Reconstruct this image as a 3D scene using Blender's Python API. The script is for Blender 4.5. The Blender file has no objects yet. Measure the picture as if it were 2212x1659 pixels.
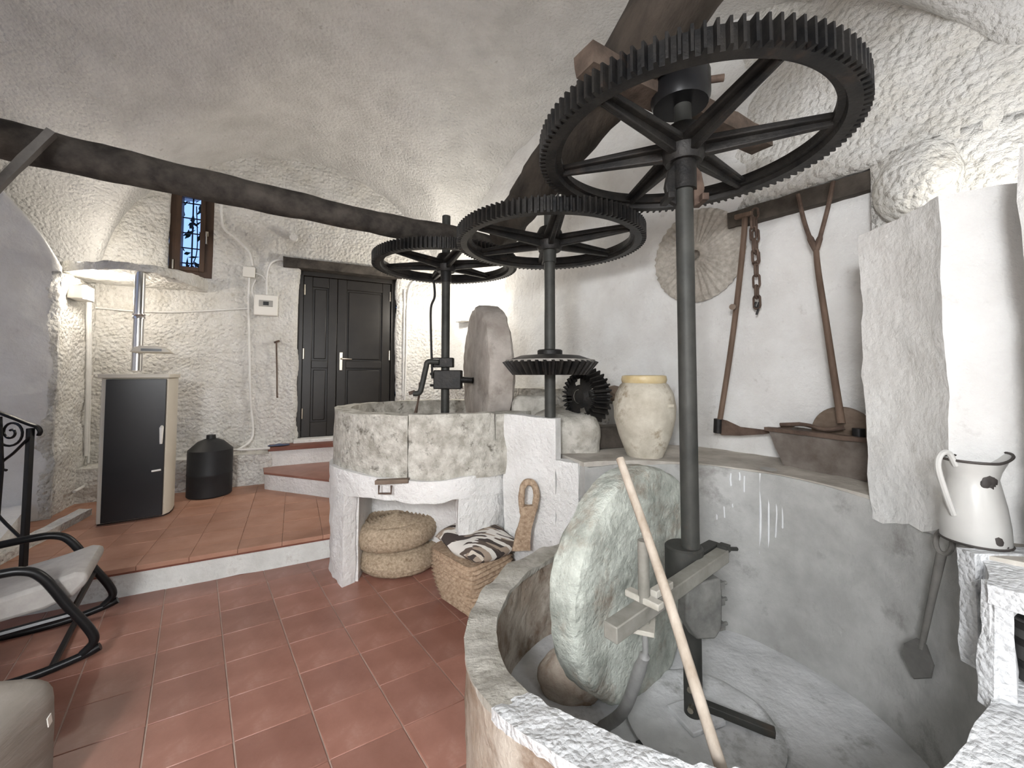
import bpy, bmesh, math, random
from mathutils import Vector, Matrix, noise as mn
random.seed(7)
SC = bpy.context.scene
COL = SC.collection
R = math.radians
# ---------------------------------------------------------------- camera, world, exposure
F, CX, HZ, CZ = 890.0, 1106.0, 810.0, 1.5
TH = math.atan(890 / 21000)
PPY = HZ - F * math.tan(TH)
cd = bpy.data.cameras.new('camera'); cam = bpy.data.objects.new('camera', cd); COL.objects.link(cam)
cam.location = (0, 0, CZ); cam.rotation_euler = (math.pi / 2 + TH, 0, 0)
cd.sensor_width = 36; cd.lens = 36 * F / 2212; cd.shift_y = -(829.5 - PPY) / 2212; cd.clip_start = .02
SC.camera = cam
SC.view_settings.view_transform = 'Standard'; SC.view_settings.look = 'None'
SC.view_settings.exposure = 0.8; SC.view_settings.gamma = 1; SC.view_settings.use_curve_mapping = False
w = bpy.data.worlds.new('world'); SC.world = w; w.use_nodes = True
w.node_tree.nodes['Background'].inputs[0].default_value = (.30, .47, .95, 1)
w.node_tree.nodes['Background'].inputs[1].default_value = 1.0

def lamp(name, loc, power, color, size=.06, kind='POINT', rot=None, sy=None):
    l = bpy.data.lights.new(name, kind); l.energy = power; l.color = color
    if kind == 'POINT': l.shadow_soft_size = size
    if kind == 'AREA':
        l.size = size
        if sy: l.shape = 'RECTANGLE'; l.size_y = sy
    o = bpy.data.objects.new(name, l); COL.objects.link(o); o.location = loc
    if rot: o.rotation_euler = rot
    return o
lamp('lamp_light_left', (-4.15, 4.02, 2.60), 16, (1, .91, .79), .06)
lamp('lamp_light_left_low', (-4.02, 4.02, 2.32), 9, (1, .91, .79), .05)
lamp('lamp_light_centre', (-.86, 5.30, 2.50), 34, (1, .93, .82), .07)
lamp('lamp_light_right', (2.10, 1.66, 2.28), 2.2, (1, .95, .87), .05)
lamp('fill_light_near', (-.75, -1.3, 2.15), 178, (.96, .975, 1), .25)  # main fill, added unseen behind the viewer in place of lamps there
lamp('fill_light_behind', (1.3, -1.2, 1.9), 34, (.93, .965, 1), .3)  # weaker cool fill added out of view, behind and to the right

# ---------------------------------------------------------------- helpers
cT, sT = math.cos(TH), math.sin(TH)
def ray(px, py):
    a = (px - CX) / F; b = (PPY - py) / F
    return Vector((a, cT - b * sT, sT + b * cT))
def P(px, py, Y):
    d = ray(px, py); return Vector((0, 0, CZ)) + d * (Y / d.y)
def G(px, py, z=0):
    d = ray(px, py); return Vector((0, 0, CZ)) + d * ((z - CZ) / d.z)
def V3(v, z): return Vector((v[0], v[1], z))
U = Vector((.889, .458)).normalized(); UN = Vector((U.y, -U.x))          # along the far wall, and out of it into the room
W0 = Vector((-2.905, 5.6)) + .25 * UN
VD = Vector((.609, -.793)); VN = Vector((-.793, -.609))                    # along the right-hand wall, and out of it
R0 = Vector((1.6, 2.9))
_det = U.x * -VD.y + VD.x * U.y
_d = R0 - W0
QC = (_d.x * -VD.y + VD.x * _d.y) / _det
CC = W0 + U * QC                                                           # corner of the two walls
def on_plane(px, py, o, n):
    d = ray(px, py); t = (o.x * n.x + o.y * n.y) / (d.x * n.x + d.y * n.y)
    return Vector((0, 0, CZ)) + d * t
def WP(px, py, off=0): return on_plane(px, py, W0 + UN * off, UN)
def RP(px, py, off=0): return on_plane(px, py, R0 + VN * off, VN)
def origin_of(o):
    v = Vector((0, 0, 0))
    while o is not None: v += Vector(o.location); o = o.parent
    return v
def nz(p, s, seed=0): return mn.noise(Vector((p[0] * s + seed * 7.3, p[1] * s - seed * 3.1, p[2] * s + seed)))
def fr(p, s, o=4, seed=0): return mn.fractal(Vector((p[0] * s + seed, p[1] * s + seed * 2, p[2] * s)), 1.0, 2.0, o)

class MB:
    def __init__(s): s.bm = bmesh.new()
    def poly(s, pts):
        vs = [s.bm.verts.new(p) for p in pts]; return s.bm.faces.new(vs)
    def box(s, c, d, rz=0, M=None, taper=1.0):
        m = M or Matrix.Rotation(rz, 4, 'Z'); c = Vector(c)
        vs = []
        for z in (-1, 1):
            k = taper if z > 0 else 1
            for x, y in ((-1, -1), (1, -1), (1, 1), (-1, 1)):
                vs.append(s.bm.verts.new(c + m @ Vector((x * d[0] / 2 * k, y * d[1] / 2 * k, z * d[2] / 2))))
        for f in ((3, 2, 1, 0), (4, 5, 6, 7), (0, 1, 5, 4), (1, 2, 6, 5), (2, 3, 7, 6), (3, 0, 4, 7)):
            s.bm.faces.new([vs[i] for i in f])
        return s
    def bar(s, a, b, wd, ht, up=Vector((0, 0, 1)), taper=1.0):
        a, b = Vector(a), Vector(b); x = (b - a).normalized(); y = up.cross(x).normalized(); z = x.cross(y)
        vs = []
        for p, k in ((a, 1), (b, taper)):
            for i, j in ((-1, -1), (1, -1), (1, 1), (-1, 1)):
                vs.append(s.bm.verts.new(p + y * (i * wd / 2 * k) + z * (j * ht / 2 * k)))
        for f in ((3, 2, 1, 0), (4, 5, 6, 7), (0, 1, 5, 4), (1, 2, 6, 5), (2, 3, 7, 6), (3, 0, 4, 7)):
            s.bm.faces.new([vs[i] for i in f])
        return s
    def tube(s, pts, r, n=10, closed=False, flat=None):
        pts = [Vector(p) for p in pts]; m = len(pts)
        rs = list(r) if isinstance(r, (list, tuple)) else [r] * m
        tn = []
        for i in range(m):
            if closed: t = pts[(i + 1) % m] - pts[i - 1]
            else: t = pts[min(i + 1, m - 1)] - pts[max(i - 1, 0)]
            tn.append(t.normalized())
        ref = Vector((0, 0, 1)) if abs(tn[0].z) < .9 else Vector((1, 0, 0))
        y = ref.cross(tn[0]).normalized(); rings = []
        for i in range(m):
            y = (y - tn[i] * y.dot(tn[i])).normalized(); z = tn[i].cross(y)
            ring = []
            for k in range(n):
                a = 2 * math.pi * k / n
                ring.append(s.bm.verts.new(pts[i] + (y * math.cos(a) + z * math.sin(a) * (flat or 1)) * rs[i]))
            rings.append(ring)
        for i in range(m if closed else m - 1):
            A, B = rings[i], rings[(i + 1) % m]
            for k in range(n): s.bm.faces.new((A[k], A[(k + 1) % n], B[(k + 1) % n], B[k]))
        if not closed:
            s.bm.faces.new(rings[0][::-1]); s.bm.faces.new(rings[-1])
        return s
    def cyl(s, a, b, r, r2=None, n=16): return s.tube([a, b], [r, r if r2 is None else r2], n)
    def lathe(s, prof, c=(0, 0, 0), n=32, M=None, cap=True, a0=0, a1=2 * math.pi):
        c = Vector(c); M = M or Matrix.Identity(4); full = abs(a1 - a0 - 2 * math.pi) < 1e-6
        rings = []
        cnt = n if full else n + 1
        for r, z in prof:
            rings.append([s.bm.verts.new(c + M @ Vector((r * math.cos(a0 + (a1 - a0) * k / n), r * math.sin(a0 + (a1 - a0) * k / n), z))) for k in range(cnt)])
        for A, B in zip(rings, rings[1:]):
            for k in range(n): s.bm.faces.new((A[k], A[(k + 1) % cnt], B[(k + 1) % cnt], B[k]))
        if cap and full:
            s.bm.faces.new(rings[0][::-1]); s.bm.faces.new(rings[-1])
        return s
    def prism(s, poly, z0, z1):
        lo = [s.bm.verts.new((p[0], p[1], z0 if not callable(z0) else z0(p))) for p in poly]
        hi = [s.bm.verts.new((p[0], p[1], z1 if not callable(z1) else z1(p))) for p in poly]
        n = len(poly); s.bm.faces.new(lo[::-1]); s.bm.faces.new(hi)
        for i in range(n): s.bm.faces.new((lo[i], lo[(i + 1) % n], hi[(i + 1) % n], hi[i]))
        return s
    def slab(s, outline, off):
        """outline: 3D points of a flat face, pushed along vector off"""
        off = Vector(off)
        a = [s.bm.verts.new(p) for p in outline]; b = [s.bm.verts.new(Vector(p) + off) for p in outline]
        n = len(a); s.bm.faces.new(a[::-1]); s.bm.faces.new(b)
        for i in range(n): s.bm.faces.new((a[i], a[(i + 1) % n], b[(i + 1) % n], b[i]))
        return s
    def sub(s, maxlen, it=5):
        for _ in range(it):
            es = [e for e in s.bm.edges if e.calc_length() > maxlen]
            if not es: break
            bmesh.ops.subdivide_edges(s.bm, edges=es, cuts=1, use_grid_fill=True)
            bmesh.ops.triangulate(s.bm, faces=[f for f in s.bm.faces if len(f.verts) > 4])
        return s
    def rough(s, amp, sc=5, o=3, seed=0):
        s.bm.normal_update()
        mv = [(v, v.normal * (fr(v.co, sc, o, seed) * amp)) for v in s.bm.verts]
        for v, d in mv: v.co += d
        return s
    def xf(s, fn):
        for v in s.bm.verts: v.co = fn(v.co)
        return s
    def build(s, name, mat, parent=None, bev=0, smooth=40, at=None):
        bmesh.ops.recalc_face_normals(s.bm, faces=s.bm.faces)
        me = bpy.data.meshes.new(name)
        if parent is not None: org = origin_of(parent); loc = Vector((0, 0, 0))
        else:
            if at is None:
                cs = [v.co for v in s.bm.verts]
                lo = [min(c[i] for c in cs) for i in range(3)]; hi = [max(c[i] for c in cs) for i in range(3)]
                at = ((lo[0] + hi[0]) / 2, (lo[1] + hi[1]) / 2, lo[2])
            org = Vector(at); loc = org
        for v in s.bm.verts: v.co -= org
        s.bm.to_mesh(me); s.bm.free()
        me.materials.append(mat)
        if smooth:
            me.shade_smooth(); me.set_sharp_from_angle(angle=R(smooth))
        o = bpy.data.objects.new(name, me); COL.objects.link(o); o.location = loc
        if parent is not None: o.parent = parent
        if bev:
            b = o.modifiers.new('bevel', 'BEVEL'); b.width = bev; b.segments = 2; b.limit_method = 'ANGLE'; b.angle_limit = R(35)
        return o
def tag(o, label, cat, group=None):
    o['label'] = label; o['category'] = cat
    if group: o['group'] = group
    return o
def thing(name, label, cat, loc, group=None):
    o = bpy.data.objects.new(name, None); COL.objects.link(o); o.location = loc; o.empty_display_size = .1
    return tag(o, label, cat, group)
def struct(o): o['kind'] = 'structure'; return o
def smoothpath(pts, k=6):
    pts = [Vector(p) for p in pts]; out = []
    for i in range(len(pts) - 1):
        p0 = pts[max(i - 1, 0)]; p1 = pts[i]; p2 = pts[i + 1]; p3 = pts[min(i + 2, len(pts) - 1)]
        for j in range(k):
            t = j / k
            out.append(.5 * ((2 * p1) + (p2 - p0) * t + (2 * p0 - 5 * p1 + 4 * p2 - p3) * t * t + (3 * p1 - p0 - 3 * p2 + p3) * t ** 3))
    out.append(pts[-1]); return out

# ---------------------------------------------------------------- materials
def mat(name, c1, c2=None, scale=6, rough=.8, bump=.3, bscale=40, bdist=.006, metal=0, stain=None, sscale=2.5, slo=.55, shi=.68, vor=0, vscale=30, rnd=0, lo=.35, hi=.65, spec=.35, stretch=None):
    m = bpy.data.materials.new(name); m.use_nodes = True; nt = m.node_tree; N = nt.nodes; L = nt.links
    b = N['Principled BSDF']; b.inputs['Roughness'].default_value = rough; b.inputs['Metallic'].default_value = metal
    b.inputs['Specular IOR Level'].default_value = spec
    tc = N.new('ShaderNodeTexCoord'); src = tc.outputs['Object']
    if stretch:
        mp = N.new('ShaderNodeMapping'); mp.inputs['Scale'].default_value = stretch; L.new(src, mp.inputs['Vector']); src = mp.outputs[0]
    n1 = N.new('ShaderNodeTexNoise'); n1.inputs['Scale'].default_value = scale; n1.inputs['Detail'].default_value = 7; n1.inputs['Roughness'].default_value = .62
    L.new(src, n1.inputs['Vector'])
    rp = N.new('ShaderNodeValToRGB'); rp.color_ramp.elements[0].position = lo; rp.color_ramp.elements[1].position = hi
    rp.color_ramp.elements[0].color = (*c1, 1); rp.color_ramp.elements[1].color = (*(c2 or c1), 1)
    L.new(n1.outputs[0], rp.inputs[0]); col = rp.outputs[0]
    if stain:
        n2 = N.new('ShaderNodeTexNoise'); n2.inputs['Scale'].default_value = sscale; n2.inputs['Detail'].default_value = 9; n2.inputs['Roughness'].default_value = .7
        L.new(src, n2.inputs['Vector'])
        r2 = N.new('ShaderNodeValToRGB'); r2.color_ramp.elements[0].position = slo; r2.color_ramp.elements[1].position = shi
        L.new(n2.outputs[0], r2.inputs[0])
        mx = N.new('ShaderNodeMix'); mx.data_type = 'RGBA'; L.new(r2.outputs[0], mx.inputs[0]); L.new(col, mx.inputs[6]); mx.inputs[7].default_value = (*stain, 1); col = mx.outputs[2]
    if rnd:
        oi = N.new('ShaderNodeObjectInfo'); mr = N.new('ShaderNodeMapRange'); mr.inputs[3].default_value = 1 - rnd; mr.inputs[4].default_value = 1 + rnd
        L.new(oi.outputs['Random'], mr.inputs[0]); hs = N.new('ShaderNodeHueSaturation'); L.new(mr.outputs[0], hs.inputs['Value']); L.new(col, hs.inputs['Color']); col = hs.outputs[0]
    L.new(col, b.inputs['Base Color'])
    if bump:
        n3 = N.new('ShaderNodeTexNoise'); n3.inputs['Scale'].default_value = bscale; n3.inputs['Detail'].default_value = 6; n3.inputs['Roughness'].default_value = .6
        L.new(src, n3.inputs['Vector']); h = n3.outputs[0]
        if vor:
            v = N.new('ShaderNodeTexVoronoi'); v.inputs['Scale'].default_value = vscale; L.new(src, v.inputs['Vector'])
            ad = N.new('ShaderNodeMath'); ad.operation = 'MULTIPLY_ADD'; ad.inputs[1].default_value = -vor; L.new(v.outputs['Distance'], ad.inputs[0]); L.new(h, ad.inputs[2]); h = ad.outputs[0]
        bp = N.new('ShaderNodeBump'); bp.inputs['Strength'].default_value = bump; bp.inputs['Distance'].default_value = bdist
        L.new(h, bp.inputs['Height']); L.new(bp.outputs[0], b.inputs['Normal'])
    return m
STUCCO = mat('stucco', (.72, .70, .65), (.83, .82, .79), 5, .95, 1, 26, .04, stain=(.46, .42, .35), sscale=8, slo=.60, shi=.80, vor=.6, vscale=26, spec=.1)
VAULT = mat('vault_plaster', (.57, .565, .55), (.69, .685, .67), 3, .95, .9, 34, .028, stain=(.30, .285, .26), sscale=12, slo=.62, shi=.78, vor=.5, vscale=34, spec=.1)
SMOOTHP = mat('smooth_plaster', (.70, .69, .67), (.80, .80, .785), 3, .95, .7, 26, .015, stain=(.50, .48, .45), sscale=7, slo=.60, shi=.78, spec=.1)
WHITEP = mat('white_plaster', (.76, .755, .735), (.86, .855, .84), 4, .95, 1, 26, .022, spec=.1)
GREYP = mat('grey_plaster', (.50, .50, .485), (.62, .62, .61), 3, .95, .4, 20, .01, spec=.1)
STONE = mat('stone', (.34, .32, .275), (.58, .56, .51), 7, .9, .9, 30, .015, stain=(.24, .22, .185), sscale=6, slo=.56, shi=.72, spec=.15)
STONED = mat('drum_stone', (.38, .36, .31), (.68, .66, .60), 14, .9, 1, 28, .022, stain=(.15, .135, .11), sscale=12, slo=.57, shi=.68, vor=.3, vscale=25, spec=.15)
BROWNST = mat('browned_stone', (.36, .29, .23), (.58, .53, .46), 4, .9, .8, 24, .015, stain=(.22, .155, .11), sscale=3, slo=.47, shi=.62, spec=.15)
BEDST = mat('bed_stone', (.60, .61, .615), (.76, .77, .78), 6, .9, .6, 26, .012, stain=(.36, .37, .36), sscale=5, spec=.15)
MILLST = mat('millstone', (.33, .35, .31), (.60, .63, .57), 8, .9, 1, 30, .018, stain=(.34, .29, .235), sscale=3.4, slo=.52, shi=.66, spec=.15)
MILLB = mat('brown_millstone', (.34, .30, .265), (.50, .46, .42), 5, .9, .6, 30, .01, stain=(.27, .24, .21), sscale=4, spec=.15)
BASINP = mat('basin_plaster', (.36, .36, .345), (.50, .50, .485), 4, .92, .5, 22, .012, stain=(.27, .26, .245), sscale=3.5, spec=.15)
IRON = mat('iron', (.010, .010, .0105), (.032, .029, .026), 9, .48, .7, 50, .004, .3, stain=(.075, .048, .034), sscale=6, slo=.60, shi=.78)
SHAFTM = mat('shaft_iron', (.036, .037, .034), (.066, .066, .060), 6, .55, .35, 50, .002, .3, stain=(.11, .08, .06), sscale=5, slo=.58, shi=.74)
RUST = mat('rusty_iron', (.07, .045, .035), (.15, .105, .08), 12, .75, .6, 70, .002, .2)
TOOLW = mat('tool_wood', (.085, .055, .038), (.19, .13, .095), 9, .75, .4, 60, .002, stretch=(1, 1, .2))
LOGW = mat('dark_log', (.022, .018, .0145), (.082, .066, .052), 7, .85, .8, 22, .012, stretch=(1, .25, 1))
BEAMW = mat('dark_beam', (.026, .022, .019), (.085, .074, .063), 7, .85, .7, 24, .01)
LINTW = mat('lintel_wood', (.045, .037, .030), (.10, .085, .07), 6, .85, .7, 30, .006)
BROWNW = mat('brown_wood', (.12, .085, .06), (.24, .185, .145), 8, .8, .6, 40, .004, stretch=(.3, .6, 1))
PALEW = mat('pale_stick', (.33, .27, .21), (.52, .46, .39), 14, .8, .5, 50, .003, stretch=(1, 1, .3))
DOORM = mat('door_paint', (.014, .012, .0105), (.022, .019, .016), 5, .36, .15, 40, .001, spec=.4)
WINW = mat('window_wood', (.035, .020, .012), (.075, .042, .025), 9, .5, .3, 50, .002, stretch=(1, 1, .2))
TILE = mat('terracotta', (.255, .113, .080), (.335, .162, .122), 5, .38, .35, 18, .003, stain=(.42, .25, .205), sscale=4, slo=.56, shi=.78, rnd=.13, spec=.6)
TILEP = mat('platform_terracotta', (.37, .19, .125), (.45, .25, .175), 5, .48, .3, 18, .003, rnd=.08, spec=.35)
NOSE = mat('nosing', (.16, .055, .035), (.20, .075, .05), 5, .5, .2, 18, .002)
GROUT = mat('grout', (.42, .31, .26), (.50, .39, .33), 9, .9, .3, 60, .002)
CREAM = mat('cream_metal', (.63, .59, .50), (.66, .62, .53), 3, .45, .03, 60, .001)
BLACKP = mat('black_panel', (.010, .010, .012), (.014, .014, .016), 3, .32, .02, 60, .001, spec=.4)
BLACKM = mat('black_metal', (.008, .008, .009), (.013, .013, .014), 8, .35, .05, 60, .001, .2)
BLACKPL = mat('black_plastic', (.012, .013, .015), (.02, .021, .023), 5, .5, .15, 30, .002)
CHROME = mat('chrome', (.62, .61, .60), (.72, .71, .70), 3, .16, .02, 60, .0005, 1)
STEEL = mat('brushed_steel', (.6, .55, .46), (.7, .65, .55), 3, .25, 0, metal=1)
WHITEPL = mat('white_plastic', (.74, .72, .67), (.78, .76, .71), 3, .4, 0)
ENAMEL = mat('chipped_enamel', (.47, .465, .445), (.53, .525, .505), 3, .3, .05, 40, .001, stain=(.035, .03, .028), sscale=7, slo=.69, shi=.71, spec=.5)
RIME = mat('enamel_rim', (.03, .027, .025), (.07, .06, .055), 8, .6, .3, 50, .001)
JARM = mat('jar_clay', (.44, .40, .32), (.64, .60, .51), 8, .75, .6, 30, .006, stain=(.30, .235, .155), sscale=9, slo=.54, shi=.68, spec=.25)
JARY = mat('jar_glaze', (.52, .40, .20), (.62, .52, .33), 9, .4, .3, 30, .003, spec=.5)
TROUGHM = mat('trough', (.11, .09, .075), (.21, .185, .165), 6, .85, .6, 40, .006)
STRAW = mat('straw', (.34, .26, .175), (.58, .47, .345), 55, .85, .9, 90, .01, stain=(.22, .15, .09), sscale=24, slo=.56, shi=.70)
STRAWD = mat('basket_straw', (.32, .22, .145), (.55, .42, .30), 50, .85, .9, 80, .01, stain=(.17, .11, .07), sscale=30, slo=.58, shi=.70)
FIBRE = mat('woven_disc', (.36, .33, .285), (.52, .485, .43), 30, .85, .8, 80, .006)
FABRIC = mat('seat_fabric', (.36, .34, .32), (.42, .40, .375), 20, .95, .3, 120, .002)
PALEST = mat('pale_block', (.20, .175, .15), (.31, .285, .255), 3, .8, .4, 12, .01, stretch=(.6, .6, 3))
BUCKET = mat('bucket_wood', (.035, .034, .033), (.07, .068, .066), 9, .7, .4, 40, .003)
LEAF = mat('leaf', (.012, .02, .012), (.03, .045, .025), 8, .8, 0)
BLUER = mat('blue_rag', (.06, .08, .14), (.10, .12, .19), 9, .9, .5, 40, .003)
def glass_mat():
    m = bpy.data.materials.new('window_glass'); m.use_nodes = True; b = m.node_tree.nodes['Principled BSDF']
    b.inputs['Base Color'].default_value = (.85, .92, 1, 1); b.inputs['Roughness'].default_value = .03; b.inputs['Transmission Weight'].default_value = 1; b.inputs['IOR'].default_value = 1.05
    return m
GLASS = glass_mat()
def lampglow():
    m = bpy.data.materials.new('lamp_glass'); m.use_nodes = True; b = m.node_tree.nodes['Principled BSDF']
    b.inputs['Base Color'].default_value = (.9, .88, .8, 1); b.inputs['Emission Color'].default_value = (1, .92, .8, 1); b.inputs['Emission Strength'].default_value = 6
    return m
GLOW = lampglow()
def cushion_mat():
    m = bpy.data.materials.new('striped_cloth'); m.use_nodes = True; nt = m.node_tree; N = nt.nodes; L = nt.links; b = N['Principled BSDF']; b.inputs['Roughness'].default_value = .95
    tc = N.new('ShaderNodeTexCoord'); mp = N.new('ShaderNodeMapping'); mp.inputs['Rotation'].default_value = (0, 0, R(-28)); mp.inputs['Scale'].default_value = (7, 30, 1)
    L.new(tc.outputs['Object'], mp.inputs['Vector'])
    v = N.new('ShaderNodeTexVoronoi'); v.distance = 'MANHATTAN'; v.inputs['Scale'].default_value = 1.25; v.inputs['Randomness'].default_value = .8; L.new(mp.outputs[0], v.inputs['Vector'])
    sp = N.new('ShaderNodeSeparateColor'); L.new(v.outputs['Color'], sp.inputs[0])
    rp = N.new('ShaderNodeValToRGB'); rp.color_ramp.interpolation = 'CONSTANT'
    cols = [(0, (.72, .69, .64)), (.38, (.10, .075, .06)), (.56, (.34, .27, .21)), (.72, (.60, .53, .45)), (.86, (.055, .042, .037))]
    e = rp.color_ramp.elements; e[0].position = 0; e[0].color = (*cols[0][1], 1); e[1].position = cols[1][0]; e[1].color = (*cols[1][1], 1)
    for p, c in cols[2:]: q = e.new(p); q.color = (*c, 1)
    L.new(sp.outputs[0], rp.inputs[0]); L.new(rp.outputs[0], b.inputs['Base Color'])
    n = N.new('ShaderNodeTexNoise'); n.inputs['Scale'].default_value = 90; bp = N.new('ShaderNodeBump'); bp.inputs['Strength'].default_value = .5; bp.inputs['Distance'].default_value = .004
    L.new(n.outputs[0], bp.inputs['Height']); L.new(bp.outputs[0], b.inputs['Normal'])
    return m
CUSHION = cushion_mat()

# ================================================================ SETTING
# ---- vault (two crossing barrels that meet in groins), axes a (left along the far wall) and b (towards the viewer)
LA, LB, Z0, HV = 4.0, 5.7, 2.35, 2.0
def vault_z(a, b):
    def arc(t): return math.sqrt(max(0.0, 1 - (2 * t - 1) ** 2))
    za = HV * arc(a / LA) if 0 < a < LA else 0
    zb = HV * arc(b / LB) if 0 < b < LB else 0
    k = .14
    h = max(k - abs(za - zb), 0) / k
    return Z0 + max(za, zb) + h * h * k * .25
mb = MB(); na, nb_ = 112, 132; A0, A1, B0, B1 = -.25, 6.4, -.25, 8.6
grid = []
for i in range(na + 1):
    row = []
    for j in range(nb_ + 1):
        a = A0 + (A1 - A0) * i / na; b = B0 + (B1 - B0) * j / nb_
        p = CC - U * a + VD * b; z = vault_z(a, b)
        q = Vector((p.x, p.y, z)); z += .045 * fr(q, 1.3, 3) + .012 * fr(q, 9, 2, 3)
        row.append(mb.bm.verts.new((p.x, p.y, z)))
    grid.append(row)
for i in range(na):
    for j in range(nb_): mb.bm.faces.new((grid[i][j], grid[i + 1][j], grid[i + 1][j + 1], grid[i][j + 1]))
ceil = struct(mb.build('ceiling', VAULT, smooth=180))
so = ceil.modifiers.new('thick', 'SOLIDIFY'); so.thickness = .12; so.offset = 1

def pit_wall(px, py, r_):
    d = ray(px, py); a = d.x * d.x + d.y * d.y; b = -(d.x * NB.x + d.y * NB.y); c = NB.dot(NB) - r_ * r_
    t = (-b + math.sqrt(max(0, b * b - a * c))) / a; return Vector((0, 0, CZ)) + d * t
def wall_grid(name, o2, d2, n2, q0, q1, z0, z1, m, holes=(), amp=.02, step=.07, thick=.25, top=None, sc=5, off=None):
    qs = [q0, q1]; zs = [z0, z1]
    for h in holes: qs += [h[0], h[1]]; zs += [h[2], h[3]]
    def fill(l):
        l = sorted(set(round(x, 4) for x in l)); out = []
        for a, b in zip(l, l[1:]):
            k = max(1, math.ceil((b - a) / step)); out += [a + (b - a) * i / k for i in range(k)]
        return out + [l[-1]]
    qs, zs = fill(qs), fill(zs)
    mb = MB(); vs = {}
    def vert(i, j):
        if (i, j) not in vs:
            p = o2 + d2 * qs[i]; c = Vector((p.x, p.y, zs[j] if top is None else zs[j] / z1 * top(qs[i]))); k = 1
            for h in holes:
                if h[0] - .02 < qs[i] < h[1] + .02 and h[2] - .02 < zs[j] < h[3] + .02: k = .25
            dd = (off(qs[i]) if off else 0) + amp * k * (fr(c, sc, 3) + .8 * fr(c, 1.2, 2, 5))
            vs[(i, j)] = mb.bm.verts.new((c.x + n2.x * dd, c.y + n2.y * dd, c.z))
        return vs[(i, j)]
    for i in range(len(qs) - 1):
        for j in range(len(zs) - 1):
            qm, zm = (qs[i] + qs[i + 1]) / 2, (zs[j] + zs[j + 1]) / 2
            if any(h[0] < qm < h[1] and h[2] < zm < h[3] for h in holes): continue
            mb.bm.faces.new((vert(i, j), vert(i + 1, j), vert(i + 1, j + 1), vert(i, j + 1)))
    for f in mb.bm.faces:
        f.normal_update()
    flip = [f for f in mb.bm.faces if f.normal.x * n2.x + f.normal.y * n2.y < 0]
    bmesh.ops.reverse_faces(mb.bm, faces=flip)
    me = bpy.data.meshes.new(name); mb.bm.to_mesh(me); mb.bm.free(); me.materials.append(m); me.shade_smooth(); me.set_sharp_from_angle(angle=R(60))
    ob = bpy.data.objects.new(name, me); COL.objects.link(ob); struct(ob)
    s = ob.modifiers.new('thick', 'SOLIDIFY'); s.thickness = thick; s.offset = -1
    return ob
def wq(p): return (Vector((p.x, p.y)) - W0).dot(U)
# door opening and window opening on the far wall
dl, dr = WP(643, 700), WP(857, 700)
DQ0, DQ1 = wq(dl), wq(dr); DZ0, DZ1 = .62, 2.93
wl, wr = WP(364, 520), WP(461, 520); WQ0, WQ1 = wq(wl), wq(wr); WZ0 = WP(410, 598).z; WZ1 = WP(410, 415).z
wall_grid('wall_back', W0, U, UN, -4.2, QC + .1, 0, 4.7, STUCCO, holes=[(DQ0, DQ1, DZ0, DZ1), (WQ0, WQ1, WZ0, WZ1)], amp=.03)
wall_grid('wall_right', R0, VD, VN, -4.6, 3.2, 0, 4.7, SMOOTHP, amp=.022, sc=4)
# thick pier of the left-hand wall, its near face in shade and its end lit by the wall lamp
E2 = Vector((-4.19, 3.80)); LD = Vector((-.68, -.73)).normalized(); LN = Vector((.73, -.68)).normalized()
wall_grid('wall_left', E2, LD, LN, 0, 3.2, 0, 4.6, SMOOTHP, amp=.02, top=lambda q: min(4.6, 2.50 + 1.75 * q + .04 * math.sin(11 * q)))
PD = (Vector((-4.56, 4.50)) - E2); PL_ = PD.length; PD.normalize(); PN = Vector((PD.y, -PD.x))
wall_grid('wall_pier_end', E2, PD, PN, -.02, PL_ + .2, 0, 2.46, STUCCO, amp=.03)
# the rest of the room, behind the viewer
wall_grid('wall_behind', Vector((-5.2, -1.9)), Vector((1, 0)), Vector((0, 1)), -1, 9.5, 0, 4.7, SMOOTHP, amp=.01, step=.5)
wall_grid('wall_far_left', Vector((-5.6, -2.2)), Vector((0, 1)), Vector((1, 0)), -.5, 8, 0, 4.7, SMOOTHP, amp=.01, step=.5)
wall_grid('wall_far_right', Vector((3.2, -2.2)), Vector((0, 1)), Vector((-1, 0)), -.5, 5, 0, 4.7, SMOOTHP, amp=.01, step=.5)

mb = MB(); mb.prism([(-2.12, .15), (-2.12, 1.30), (-2.7, 1.65), (-3.0, .15)], 0, 4.6); struct(mb.build('wall_shade_block', SMOOTHP))  # unseen block added outside the frame to keep the left wall in shade

# ---- lower floor of terracotta tiles
mb = MB(); mb.box((-1.0, 2.2, -.06), (9.4, 9.4, .114)); floor = struct(mb.build('floor', GROUT, at=(0, 0, 0), smooth=0))
n1 = Vector((math.cos(R(37.5)), math.sin(R(37.5)))); n2 = Vector((-math.sin(R(31.5)), math.cos(R(31.5))))
det = n1.x * n2.y - n1.y * n2.x
def uv2xy(u, v): return Vector(((u * n2.y - n1.y * v) / det, (n1.x * v - u * n2.x) / det))
EDGE0 = Vector((-1.4555, 3.4666)); ED = Vector((-.884, -.467)).normalized(); EN = Vector((-.467, .884)).normalized()
NB = Vector((.757, 1.78)); FB = Vector((-.592, 3.66))
def project(p):
    z = p[2] - CZ; f = p[1] * cT + z * sT
    if f <= .05: return (9e9, 9e9)
    return (CX + F * p[0] / f, PPY - F * (-p[1] * sT + z * cT) / f)
tile_me = None; PT = .29
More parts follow.
